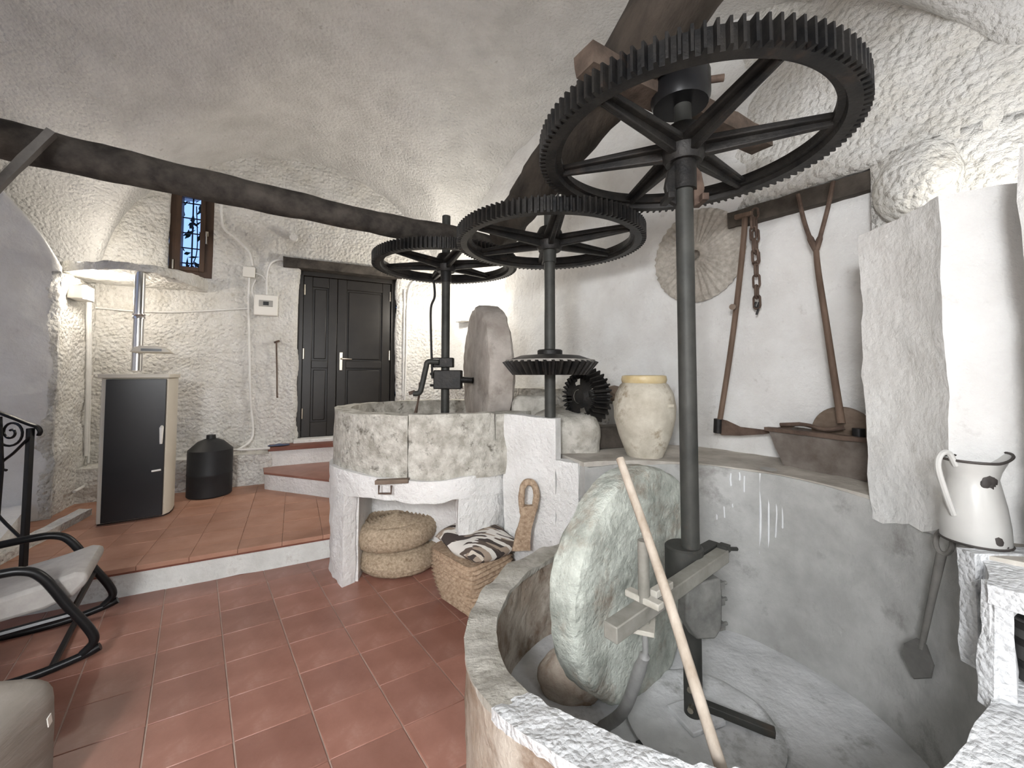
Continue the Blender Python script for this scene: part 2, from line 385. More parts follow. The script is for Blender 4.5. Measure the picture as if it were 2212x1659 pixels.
for i in range(-9, 8):
    for j in range(-8, 12):
        u0, v0 = .742 + PT * i, 2.085 + PT * j
        cs = [uv2xy(u0 + .003, v0 + .0018), uv2xy(u0 + PT - .003, v0 + .0018), uv2xy(u0 + PT - .003, v0 + PT - .0018), uv2xy(u0 + .003, v0 + PT - .0018)]
        c = sum(cs, Vector((0, 0))) / 4
        if (c - EDGE0).dot(EN) > .25 and (c - FB).length > .95 or (c - NB).length < .80 or c.y < .6 or c.x < -3.6: continue
        px, py = project((c.x, c.y, 0))
        if not (-260 < px < 1300 and py < 2100): continue
        if (c - FB).length < .25: continue
        if tile_me is None:
            mb = MB(); lc = [q - c for q in cs]; mb.prism(lc, -.016, 0); t = mb.build('tile', TILE, floor, bev=.0025); tile_me = t.data
        else:
            t = bpy.data.objects.new('tile', tile_me); COL.objects.link(t); t.parent = floor
            b = t.modifiers.new('bevel', 'BEVEL'); b.width = .0025; b.segments = 2
        t.location = (c.x, c.y, .0015 + random.uniform(-.0008, .0008)); t.rotation_euler = (random.uniform(-.0015, .0015), random.uniform(-.0015, .0015), 0)

# ---- raised platform with terracotta tiles and plastered riser
def pf(a, d): return EDGE0 + ED * a + EN * d
mb = MB(); mb.prism([pf(-.35, 0), pf(2.9, 0), pf(2.9, 1.9), pf(1.0, 2.3), pf(-.9, 2.9)], 0, .190); mb.sub(.12, 4).rough(.010, 7)
plat = struct(mb.build('floor_platform', mat('riser_plaster', (.60, .61, .58), (.74, .75, .72), 6, .95, .7, 26, .015, stain=(.42, .40, .36), sscale=6), at=(0, 0, 0)))
def tile_at(poly, z0, z1, m, parent, name='tile'):
    mb = MB(); c = sum(poly, Vector((0, 0))) / len(poly); mb.prism(poly, z0, z1); return mb.build(name, m, parent, bev=.003)
for i in range(-1, 10):
    a0 = .10 + i * .29
    tile_at([pf(a0 + .0007, -.018), pf(a0 + .2893, -.018), pf(a0 + .2893, .19), pf(a0 + .0007, .19)], .168, .2, TILEP, plat)
    for j in range(7):
        d0 = .193 + j * .29; c = pf(a0 + .145, d0 + .14)
        if (c - W0).dot(UN) < -.1 or (c - E2).dot(LN) < -.1 and (c - E2).dot(LD) > -.05 or (c - FB).length < .75: continue
        tile_at([pf(a0 + .0007, d0), pf(a0 + .2893, d0), pf(a0 + .2893, d0 + .287), pf(a0 + .0007, d0 + .287)], .172, .199 + random.uniform(-.0006, .0006), TILEP, plat)
# dark edge strip under the nosing, its colour also drawing the shadow line there
mb = MB(); mb.slab([V3(pf(-.3, -.012), .155), V3(pf(2.9, -.012), .155), V3(pf(2.9, -.012), .17), V3(pf(-.3, -.012), .17)], (EN.x * .05, EN.y * .05, 0)); mb.build('edge_strip', NOSE, plat)

# ---- steps up to the door
g1, g2 = G(573, 1020, .39), G(722, 1037, .39)
s1 = [Vector((g1.x, g1.y)), Vector((g2.x, g2.y)), Vector((-1.25, 4.2)), Vector((-1.0, 5.6)), Vector((-1.6, 5.9)), Vector((-3.1, 5.2))]
mb = MB(); mb.prism([Vector(p) for p in s1], .19, .365); mb.sub(.15, 3).rough(.008, 7)
st1 = struct(mb.build('floor_step', WHITEP, at=(0, 0, .19)))
cen = sum(s1, Vector((0, 0))) / len(s1)
mb = MB(); mb.prism([cen + (p - cen) * 1.015 for p in s1], .366, .39); mb.build('tread', TILE, st1, bev=.003)
gq0, gq1 = wq(WP(584, 960)), wq(WP(760, 960))
def wpt(q, off): return W0 + U * q + UN * off
def dpt_(q, off, z): p = wpt(q, off); return Vector((p.x, p.y, z))
mb = MB(); mb.prism([wpt(gq0, .24), wpt(DQ1 + .1, .24), wpt(DQ1 + .1, -.05), wpt(gq0, -.05)], .30, .575); mb.sub(.12, 3).rough(.008, 7)
st2 = struct(mb.build('floor_step', WHITEP, at=(0, 0, .3)))
mb = MB(); mb.prism([wpt(gq0 - .01, .26), wpt(DQ1 + .1, .26), wpt(DQ1 + .1, .0), wpt(gq0 - .01, .0)], .576, .625); mb.build('tread', NOSE, st2, bev=.004)
mb = MB(); mb.prism([wpt(DQ0 - .02, .06), wpt(DQ1 + .05, .06), wpt(DQ1 + .05, -.3), wpt(DQ0 - .02, -.3)], .60, .665); struct(mb.build('trim_1', WHITEP, bev=.01))
# plinth: thicker plaster at the foot of the far wall
b0, b1 = wq(WP(380, 1000)), wq(WP(584, 1000))
mb = MB(); mb.prism([wpt(b0 - .8, .30), wpt(b1 + .02, .26), wpt(b1 + .02, -.02), wpt(b0 - .8, -.02)], .19, .55); mb.sub(.09, 4).rough(.025, 5); struct(mb.build('baseboard_back', STUCCO))
# plaster shelf over the flue recess, and plaster cheek to its right
k0, k1 = wq(WP(190, 590)), wq(WP(372, 590))
kp = wq(WP(299, 590, .83)); kp = (Vector((-3.66, 4.0)) - W0).dot(U)
mb = MB(); mb.prism([wpt(kp - .62, .60), wpt(kp - .1, .98), wpt(kp + .16, .93), wpt(kp + .34, .45), wpt(kp + .42, -.02), wpt(kp - .9, -.02)], lambda p: 2.495 , lambda p: 2.56 + .10 * max(0, 1 - (Vector((p[0], p[1])) - W0).dot(UN))); mb.sub(.08, 5).rough(.025, 5); struct(mb.build('trim_2', STUCCO, smooth=80))

# ---- right: pier, plinth and the low wall around the pit (setting)
def noisyblock(name, poly, z0, z1, m, sub=.09, amp=.02, sc=5):
    mb = MB(); mb.prism(poly, z0, z1); mb.sub(sub, 5).rough(amp, sc); return mb.build(name, m)
A_ = P(1874, 800, 1.95); B_ = P(2186, 800, 1.28)
fp = [pit_wall(px, 1000, .822).to_2d() for px in (1874, 1900, 1930, 1960, 1990, 2020, 2052)]
struct(noisyblock('wall_pier', fp + [Vector((1.607, 1.335)), Vector((2.35, 1.15)), Vector((2.75, 1.7)), Vector((A_.x + .45, A_.y - .05))], lambda p: .85 + .09 * max(0, min(1, (1.87 - p[1]) / .35)) + .012 * math.sin(31 * p[1]), 2.13, SMOOTHP, .07, .014))
struct(noisyblock('wall_near_pier', [Vector((1.475, 1.17)), Vector((1.55, .4)), Vector((2.6, .3)), Vector((2.6, 1.3)), Vector((1.75, 1.32))], .90, 2.16, SMOOTHP, .09, .025))
# bulging plaster boss above the pier
mb = MB(); c = RP(1985, 400, .12); bmesh.ops.create_icosphere(mb.bm, subdivisions=4, radius=.17, matrix=Matrix.Translation(c) @ Matrix.Diagonal((1, 1, 1.2, 1))); mb.rough(.03, 6); struct(mb.build('trim_3', STUCCO))
# stucco lining in the lamp-lit corner above the pier
c0 = (Vector((RP(1893, 450).x, RP(1893, 450).y)) - R0).dot(VD)
mb = wall_grid('wall_corner', R0, VD, VN, c0, c0 + 1.9, 2.05, 2.70, STUCCO, amp=.03, thick=.2, off=lambda q: .10)
ql0 = (Vector((RP(1578, 470).x, RP(1578, 470).y)) - R0).dot(VD); zl0 = (RP(1578, 470, .02).z + RP(1893, 378, .02).z) / 2
wall_grid('wall_right_upper', R0, VD, VN, -1.6, 3.2, zl0 + .03, 4.7, STUCCO, amp=.03, thick=.12, off=lambda q: -.03 + .07 * max(0, min(1, (q - ql0 + .1) / .5)) + .06 * max(0, min(1, (q - c0 + .5) / .5)))

# ---- low parapet along the right-hand wall behind the far basin
def rpt(q, off): return R0 + VD * q + VN * off
mb = MB(); mb.prism([rpt(-3.9, .28), rpt(-1.15, .28), rpt(-1.15, -.02), rpt(-3.9, -.02)], 0, 1.36); mb.sub(.12, 4).rough(.02, 5); struct(mb.build('wall_parapet', STUCCO))

# ================================================================ MILL BASINS
def ring_mesh(mb, c, ri, ro, th0, th1, zb, zt, n, inset=0):
    """annular wall; zb, zt, ro may be functions of the angle"""
    f = lambda v, t: v(t) if callable(v) else v
    cols = []
    for i in range(n + 1):
        t = th0 + (th1 - th0) * i / n; d = Vector((math.cos(t), math.sin(t)))
        a = c + d * f(ri, t); b = c + d * f(ro, t)
        cols.append([mb.bm.verts.new((p.x, p.y, z)) for p, z in ((a, f(zb, t)), (b, f(zb, t)), (b, f(zt, t)), (a, f(zt, t)))])
    for A, B in zip(cols, cols[1:]):
        for k in range(4): mb.bm.faces.new((A[k], A[(k + 1) % 4], B[(k + 1) % 4], B[k]))
    mb.bm.faces.new(cols[0][::-1]); mb.bm.faces.new(cols[-1])
    return mb
# ---- far basin: ring of stone blocks on a plastered base with a niche
fb = thing('mill_basin', 'raised round stone mill basin on a white plaster base with a niche', 'basin', (FB.x, FB.y, 0))
seams = [-172, -146, -96.5, -58, -20, 20, 65, 110, 150]
for a, b in zip(seams, seams[1:] + [seams[0] + 360]):
    mb = MB(); ring_mesh(mb, FB, .775, .90, R(a + .05), R(b - .05), .80, 1.232 + random.uniform(-.006, .006), max(6, int((b - a) / 4))); mb.sub(.07, 3).rough(.014, 6, 3); mb.build('stone_block', STONED, fb)
mb = MB(); mb.lathe([(.80, .78), (.80, .90), (.3, .93), (.001, .93)], (FB.x, FB.y, 0), 48, cap=False); mb.build('basin_bed', BROWNST, fb)
def px_ang(px, r=.90):      # angle on the drum of the near-side point seen at this column
    k = (px - CX) / F
    best = min((abs((FB.x + r * math.cos(R(t / 4))) - k * (FB.y + r * math.sin(R(t / 4)))), t / 4) for t in range(-700, -60)); return best[1]
NA0, NA1 = px_ang(752), px_ang(992)
def base_r(t):
    d = math.degrees(t)
    return .915 if d < -75 else .915 - .10 * min(1, (d + 75) / 30)
mb = MB()
ring_mesh(mb, FB, .74, base_r, R(NA1), R(190), 0, .80, 50)
ring_mesh(mb, FB, .82, base_r, R(-172), R(NA0), 0, .80, 8)
ring_mesh(mb, FB, .55, lambda t: base_r(t) + .012, R(-172), R(-30), lambda t: .665 + .012 * math.sin(9 * t), lambda t: .815 + .012 * math.sin(5 * t), 36)
mb.sub(.07, 4).rough(.016, 8); mb.build('plaster_base', WHITEP, fb)
mb = MB(); q0 = FB + Vector((math.cos(R(NA0)), math.sin(R(NA0)))) * .80; q1 = FB + Vector((math.cos(R(NA1)), math.sin(R(NA1)))) * .80
bk = Vector((-.10, .99)) * .42
mb.slab([V3(q0 + bk, 0), V3(q1 + bk, 0), V3(q1 + bk, .7), V3(q0 + bk, .7)], (0, .08, 0))
mb.slab([V3(q0, 0), V3(q0 + bk, 0), V3(q0 + bk, .7), V3(q0, .7)], (-.06, 0, 0)); mb.slab([V3(q1, 0), V3(q1 + bk, 0), V3(q1 + bk, .7), V3(q1, .7)], (.06, 0, 0))
mb.slab([V3(q0, .66), V3(q1, .66), V3(q1 + bk, .66), V3(q0 + bk, .66)], (0, 0, .05))
mb.sub(.1, 3).rough(.008, 6); mb.build('niche', WHITEP, fb)
# iron bracket handle in the lip
hb = WP(0, 0)
p = P(845, 1046, 2.735); 
mb = MB(); mb.bar(p + Vector((-.10, 0, .015)), p + Vector((.115, .0, .025)), .05, .025); mb.build('lip_plate', BROWNW, fb)
mb = MB(); mb.tube([p + Vector((-.07, -.03, .0)), p + Vector((-.07, -.035, -.05)), p + Vector((.01, -.035, -.05)), p + Vector((.01, -.03, .0))], .007, 8); mb.build('pull_handle', RUST, fb)

# ---- white plaster block between the basins
wb0 = Vector((-.02, 2.93)); wb1 = Vector((.412, 2.60)); wd = (wb1 - wb0).normalized(); wn = Vector((-wd.y, wd.x))
k = (P(1196, 905, 2.80).x - wb0.x) / wd.x
mb = MB(); mb.prism([wb0 - wd * .05, wb0 + wd * k, wb0 + wd * k + wn * .07, wb0 - wd * .05 + wn * .07], 0, 1.215); mb.prism([wb0 + wd * k, wb1, wb1 + wn * .07, wb0 + wd * k + wn * .07], 0, .945)
mb.sub(.07, 4).rough(.018, 6); struct(mb.build('wall_divider', WHITEP))

# ---- near basin
near = thing('mill_basin', 'large round pit basin in the right foreground with a tall grey plastered back', 'basin', (NB.x, NB.y, 0))
def lerpt(tab):
    def f(t):
        d = math.degrees(t)
        while d < tab[0][0]: d += 360
        while d > tab[-1][0]: d -= 360
        if d < tab[0][0]: d = tab[0][0]
        for (a, x), (b, y) in zip(tab, tab[1:]):
            if a <= d <= b: return x + (y - x) * (d - a) / (b - a)
        return tab[-1][1]
    return f
rim = lerpt([(105, .47), (125, .44), (165, .42), (190, .425), (205, .46), (225, .53), (245, .565), (270, .58), (285, .60), (300, .655), (308, .665), (330, .665)])
mb = MB(); ring_mesh(mb, NB, .83, .943, R(108), R(232), 0, lambda t: rim(t) + .006 * math.sin(23 * t), 50); mb.sub(.055, 4).rough(.012, 7); mb.build('stone_rim', BROWNST, near)
mb = MB(); ring_mesh(mb, NB, .822, .952, R(110), R(212), lambda t: rim(t) - .012, lambda t: rim(t) + .012 + .006 * math.sin(23 * t), 50); mb.sub(.05, 3).rough(.010, 8); mb.build('rim_top', STONE, near)
WROUGH = mat('lime_rough', (.60, .61, .62), (.73, .74, .75), 6, .95, 1, 45, .012, vor=.6, vscale=60, spec=.1)
mb = MB(); ring_mesh(mb, NB, .822, .955, R(211), R(262), lambda t: rim(t) - .02, lambda t: rim(t) + .014, 40); mb.sub(.03, 4).rough(.010, 18); mb.build('rim_plaster', WROUGH, near)
mb = MB(); ring_mesh(mb, NB, .83, lambda t: .943 + .5 * max(0, min(1, (math.degrees(t) - 262) / 25)), R(232), R(322), 0, lambda t: rim(t), 40); mb.sub(.05, 4).rough(.010, 12); mb.build('low_wall', WROUGH, near)
back_z = lerpt([(-53, .94), (-40, .95), (60, .955), (111, .93)])
mb = MB(); ring_mesh(mb, NB, .83, 1.0, R(-38), R(112), 0, back_z, 60); mb.sub(.08, 4).rough(.010, 4); mb.build('back_wall', BASINP, near)
# ledge on top of the back wall, out to the pier and the right-hand wall
mb = MB()
pts = []
for i in range(61):
    t = R(-39 + 151 * i / 60); d = Vector((math.cos(t), math.sin(t))); a = NB + d * .84
    den = d.x * VN.x + d.y * VN.y; s = ((R0 - NB).x * VN.x + (R0 - NB).y * VN.y) / den if den < -.05 else 1.9
    s = min(s + .05, 1.5) if s > 0 else 1.5
    b = NB + d * max(s, 1.02)
    pts.append((a, b))
ca = [[mb.bm.verts.new((a.x, a.y, .935)), mb.bm.verts.new((a.x, a.y, .962)), mb.bm.verts.new((b.x, b.y, .962)), mb.bm.verts.new((b.x, b.y, .935))] for a, b in pts]
for A, B in zip(ca, ca[1:]):
    for q in range(4): mb.bm.faces.new((A[q], A[(q + 1) % 4], B[(q + 1) % 4], B[q]))
mb.bm.faces.new(ca[0][::-1]); mb.bm.faces.new(ca[-1])
mb.sub(.08, 4).rough(.005, 8); mb.build('ledge', mat('ledge_stone', (.36, .33, .29), (.55, .52, .47), 5, .9, .6, 26, .01, spec=.15), near)
mb = MB(); mb.lathe([(.84, 0), (.84, .02), (.55, .035), (.34, .045), (.001, .047)], (NB.x, NB.y, 0), 64, cap=False); mb.sub(.06, 3).rough(.008, 5); mb.build('basin_floor', BEDST, near)
mb = MB(); mb.lathe([(.30, .03), (.30, .062), (.28, .072), (.001, .074)], (NB.x + .03, NB.y + .0, 0), 48, cap=False); mb.sub(.06, 3).rough(.007, 9); mb.build('bed_disc', BEDST, near)
LIME = mat('lime_drip', (.70, .71, .72), (.80, .81, .82), 9, .9, .3, 50, .003)
for px, y0, y1, wdt in ((1549, 1065, 1122, 3), (1566, 1068, 1118, 3), (1579, 1022, 1048, 4), (1584, 1085, 1095, 3), (1608, 1028, 1062, 3), (1622, 1140, 1182, 3), (1642, 1022, 1195, 5), (1655, 1030, 1070, 3), (1661, 1040, 1190, 4), (1676, 1060, 1160, 3), (1690, 1090, 1140, 3), (1571, 1140, 1160, 3), (1533, 1030, 1050, 3), (1597, 1020, 1036, 4)):
    mb = MB(); a, m_, b = (pit_wall(px + dx, y, .834) for dx, y in ((0, y0), (random.uniform(-2, 2), (y0 + y1) / 2), (random.uniform(-1, 1), y1)))
    k = wdt * m_.y / F * .55; mb.tube([a, m_, b, b - Vector((0, 0, k))], [k * .8, k, k * 1.2, k * .5], 6); mb.build('lime_drip', LIME, near)
# plinth with a small arched niche, standing on the low wall
px0, px1, py_, pz0, pz1 = 1.247, 1.66, 1.105, .63, .95
out = [(px0, pz0), (1.287, pz0)]
for i in range(13):
    a = math.pi - math.pi * i / 12; out.append((1.405 + .118 * math.cos(a), .80 + .10 * math.sin(a)))
out += [(1.523, pz0), (px1, pz0), (px1, pz1 - .01), (px0 + .02, pz1)]
mb = MB(); mb.slab([(x, py_, z) for x, z in out], (0, .035, 0))
ring_mesh(mb, NB, .831, .875, R(-53), R(-38), .63, .945, 8)
ring_mesh(mb, NB, .831, 1.35, R(-54), R(-38), .90, .952, 8)
mb.box((1.50, 1.135, .645), (.36, .10, .03)); mb.box((1.55, 1.27, .80), (.36, .05, .34))
mb.sub(.04, 4).rough(.007, 11); struct(mb.build('wall_plinth', WROUGH))

# ---- stone mass carrying the middle shaft
MS = Vector((.258, 2.80))
mb = MB(); bmesh.ops.create_cube(mb.bm, size=1); bmesh.ops.subdivide_edges(mb.bm, edges=mb.bm.edges[:], cuts=14, use_grid_fill=True)
def rb(v, hx, hy, hz, e=5):
    n = (abs(v.x * 2) ** e + abs(v.y * 2) ** e + abs(v.z * 2) ** e) ** (1 / e); m = max(abs(v.x * 2), abs(v.y * 2), abs(v.z * 2))
    k = m / n if n else 1; return Vector((v.x * 2 * k * hx, v.y * 2 * k * hy, v.z * 2 * k * hz))
mb.xf(lambda v: rb(v, .24, .20, .19, 4) + Vector((.38, 3.04, 1.05))); mb.rough(.02, 5)
tag(mb.build('bearing_stone', STONE), 'rounded weathered stone block under the middle geared shaft, beside the white plaster block', 'stone')
mb = MB(); bmesh.ops.create_cube(mb.bm, size=1); bmesh.ops.subdivide_edges(mb.bm, edges=mb.bm.edges[:], cuts=8, use_grid_fill=True)
mb.xf(lambda v: rb(v, .17, .13, .24, 6) + Vector((.17, 3.28, 1.10))); mb.rough(.015, 6)
tag(mb.build('stone_block', STONE), 'squared pale stone block standing behind the middle geared shaft', 'stone')
mb = MB(); bmesh.ops.create_cube(mb.bm, size=1); bmesh.ops.subdivide_edges(mb.bm, edges=mb.bm.edges[:], cuts=8, use_grid_fill=True)
mb.xf(lambda v: Matrix.Rotation(R(20), 3, 'Z') @ rb(v, .20, .09, .08, 8) + Vector((.72, 3.12, 1.04))); mb.rough(.008, 6)
tag(mb.build('timber_block', LINTW), 'dark timber block on the ledge behind the clay jar', 'timber')

# ================================================================ WHEELS, SHAFTS, STONES
def gear_wheel(parent, c, zc, off, ro=.635, ri=.535, h=.085, nt=112, gm=IRON):
    """toothed cast-iron ring, six ribbed spokes and a hub, lying flat at height zc"""
    rr = ro - .028; mb = MB(); prof = []
    for k in range(nt):
        a = 2 * math.pi * k / nt; st = 2 * math.pi / nt
        for r_, f in ((rr, 0), (rr, .42), (ro, .55), (ro, .80), (rr, .93)): prof.append((r_, a + f * st))
    n = len(prof)
    def ring(z, fn): return [mb.bm.verts.new((c.x + fn(r_) * math.cos(a), c.y + fn(r_) * math.sin(a), z)) for r_, a in prof]
    o0, o1 = ring(zc - h / 2, lambda r_: r_), ring(zc + h / 2, lambda r_: r_)
    i1 = ring(zc + h / 2, lambda r_: ri + .03); i2 = ring(zc + .012, lambda r_: ri + .024); i3 = ring(zc + .010, lambda r_: ri); i4 = ring(zc - .018, lambda r_: ri); i5 = ring(zc - .02, lambda r_: ri + .024); i6 = ring(zc - h / 2, lambda r_: ri + .03)
    seq = [o0, o1, i1, i2, i3, i4, i5, i6, o0]
    for A, B in zip(seq, seq[1:]):
        for k in range(n): mb.bm.faces.new((A[k], A[(k + 1) % n], B[(k + 1) % n], B[k]))
    g = mb.build('gear_wheel', gm, parent, smooth=30)
    for s in range(6):
        a = R(off + 60 * s); d = Vector((math.cos(a), math.sin(a), 0)); q = Vector((c.x, c.y, zc))
        mb = MB(); mb.bar(q + d * .06, q + d * (ri + .012), .10, .030, taper=.72); mb.bar(q + d * .06 + Vector((0, 0, -.012)), q + d * (ri + .01) + Vector((0, 0, -.004)), .036, .085, taper=.62)
        mb.build('spoke', gm, g, bev=.006)
    mb = MB(); mb.lathe([(.034, -.07), (.075, -.075), (.088, -.05), (.095, 0), (.088, .05), (.07, .085), (.034, .085)], (c.x, c.y, zc), 28); mb.build('hub', gm, g)
    return g
P1, P2, P3 = Vector((.757, 1.78)), Vector((.258, 2.80)), Vector((-.592, 3.66))
# -- near shaft
s1_ = thing('mill_shaft', 'tall iron shaft standing in the near pit with the largest-looking toothed wheel', 'mill gear', (P1.x, P1.y, .07))
mb = MB(); mb.cyl((P1.x, P1.y, .07), (P1.x, P1.y, 2.92), .037, n=24); mb.build('shaft', SHAFTM, s1_)
gear_wheel(s1_, P1, 2.505, -22)
mb = MB(); mb.cyl((P1.x, P1.y, 2.31), (P1.x, P1.y, 2.44), .052, n=20); mb.build('collar', IRON, s1_)
for sx in (-1, 1):
    mb = MB(); e = Vector((.9, .1, 0)) * sx
    mb.slab([Vector((P1.x, P1.y - .015, 0)) + e * x + Vector((0, 0, z)) for x, z in ((.045, 2.24), (.085, 2.26), (.10, 2.32), (.085, 2.39), (.045, 2.43))], (0, .03, 0)); mb.bar(Vector((P1.x, P1.y - .05, 2.27)) + e * .085, Vector((P1.x, P1.y + .05, 2.27)) + e * .085, .03, .03)
    mb.build('clamp_half', RUST if sx > 0 else IRON, s1_, bev=.004)
# socket plate at the foot with arm
mb = MB(); mb.box((P1.x + .01, P1.y, .083), (.17, .15, .02), R(20)); mb.build('foot_plate', BEDST, s1_, bev=.004)
mb = MB(); mb.bar(P1.to_3d() + Vector((.02, .03, .115)), Vector((1.04, 1.69, .085)), .035, .03); mb.build('foot_arm', SHAFTM, s1_, bev=.003)
for z in (.14, .22):
    mb = MB(); mb.cyl((P1.x - .02, P1.y - .03, z), (P1.x - .035, P1.y - .052, z), .012, n=8); mb.build('bolt', STEEL, s1_)
# clamp casting and cross bar with the scraper
b0, b1 = G(1318, 1367, .70), G(1562, 1208, .70); bd = (b1 - b0).normalized(); bs = Vector((bd.y, -bd.x, 0))
mb = MB(); mb.lathe([(.038, .60), (.074, .605), (.078, .66), (.078, .765), (.070, .772), (.038, .772)], (P1.x - .02, P1.y + .02, 0), 24); mb.build('sleeve', SHAFTM, s1_)
DUSTY = mat('dusty_iron', (.10, .10, .095), (.20, .20, .185), 9, .7, .4, 40, .003, .1, stain=(.09, .07, .055), sscale=7)
pdv = Vector((.95, .31, 0)).normalized(); psv = Vector((pdv.y, -pdv.x, 0))
c = Vector((P1.x, P1.y, 0)) + psv * .034 - pdv * .012
mb = MB(); mb.slab([c + pdv * x + Vector((0, 0, z)) for x, z in ((-.085, .67), (.085, .67), (.09, .60), (.085, .47), (.05, .435), (-.04, .45), (-.09, .53))], psv * .055); mb.build('clamp_cover', DUSTY, s1_, bev=.008)
for z in (.635, .57, .47):
    mb = MB(); q = c + pdv * .088 + psv * .03 + Vector((0, 0, z)); mb.bar(q - pdv * .01, q + pdv * .022, .035, .028); mb.cyl(q + pdv * .02, q + pdv * .045, .008, n=8); mb.build('bolt', DUSTY, s1_)
lift = Vector((0, 0, .03)); ba = b0 + bs * .0 + lift; bb = b1 + lift
BARM = mat('grey_bar', (.20, .195, .17), (.30, .29, .26), 9, .6, .3, 50, .002, .2)
mb = MB(); mb.bar(b0, b1 + Vector((0, 0, .02)), .052, .052); mb.build('cross_bar', BARM, s1_, bev=.004)
mb = MB(); mb.bar(P1.to_3d() + bd * .01 + bs * .012 + Vector((0, 0, .715)), P1.to_3d() + bd * .19 + bs * .015 + Vector((0, 0, .715)), .05, .075); mb.build('top_strap', SHAFTM, s1_, bev=.004)
mb = MB(); q = b1 + Vector((0, 0, .045)); mb.bar(q - bd * .01, q + bd * .03, .04, .03); mb.cyl(q, q + bd * .07 + Vector((.03, 0, -.02)), .009, n=8); mb.build('bolt', SHAFTM, s1_)
t = (P(1390, 1250, 1.60).x - b0.x) / (b1.x - b0.x); rc = b0 + (b1 - b0) * .235
mb = MB(); mb.cyl(rc + Vector((0, 0, -.04)), rc + Vector((0, 0, .235)), .019, n=16); scr = mb.build('scraper_rod', BARM, s1_)
CLAMPM = mat('pale_clamp', (.36, .34, .29), (.50, .48, .43), 14, .7, .3, 50, .002)
mb = MB(); mb.box(rc + Vector((0, 0, .04)), (.13, .035, .022), math.atan2(bs.y, bs.x)); mb.build('clamp_plate', CLAMPM, scr, bev=.003)
mb = MB(); mb.box(rc + Vector((0, 0, -.045)), (.11, .07, .016), math.atan2(bd.y, bd.x) + .5); mb.build('clamp_plate', CLAMPM, scr, bev=.003)
mb = MB(); mb.bar(rc + Vector((.03, 0, .055)), rc + bd * .11 + Vector((.03, 0, .055)), .03, .025); mb.build('wedge', CLAMPM, scr, bev=.003)
ft = G(1300, 1572, .06)
mb = MB(); mb.tube(smoothpath([rc + Vector((0, 0, -.05)), rc + Vector((.005, .01, -.14)), rc + Vector((.0, .05, -.22)), (ft + rc) / 2 + Vector((.02, .05, -.17)), ft]), [.010] * 8 + [.018] * 4 + [.022] * 13, 12); mb.build('scraper_foot', mat('dusty_steel', (.24, .24, .235), (.36, .36, .35), 10, .6, .3, 50, .002, .2), scr)
mb = MB(); mb.bar(ft + Vector((-.04, 0, -.01)), ft + Vector((.03, -.02, -.015)), .05, .02); mb.build('scraper_blade', BARM, scr)
# top bearing
mb = MB(); mb.lathe([(.04, 2.69), (.115, 2.69), (.125, 2.72), (.125, 2.82), (.10, 2.87), (.045, 2.89)], (P1.x - .01, P1.y, 0), 24); mb.build('top_bearing', BLACKM, s1_)
mb = MB(); mb.cyl((P1.x + .08, P1.y - .01, 2.80), (P1.x + .17, P1.y - .03, 2.80), .016, n=10); mb.build('bearing_bolt', RUST, s1_)
# -- middle shaft
s2_ = thing('mill_shaft', 'middle iron shaft with toothed wheel on top and crown gear under it', 'mill gear', (P2.x, P2.y, 1.2))
mb = MB(); mb.cyl((P2.x, P2.y, 1.2), (P2.x, P2.y, 2.74), .037, n=24); mb.build('shaft', SHAFTM, s2_)
gear_wheel(s2_, P2, 2.425, -29)
mb = MB(); mb.cyl((P2.x, P2.y, 2.27), (P2.x, P2.y, 2.36), .046, n=20); mb.build('collar', SHAFTM, s2_)
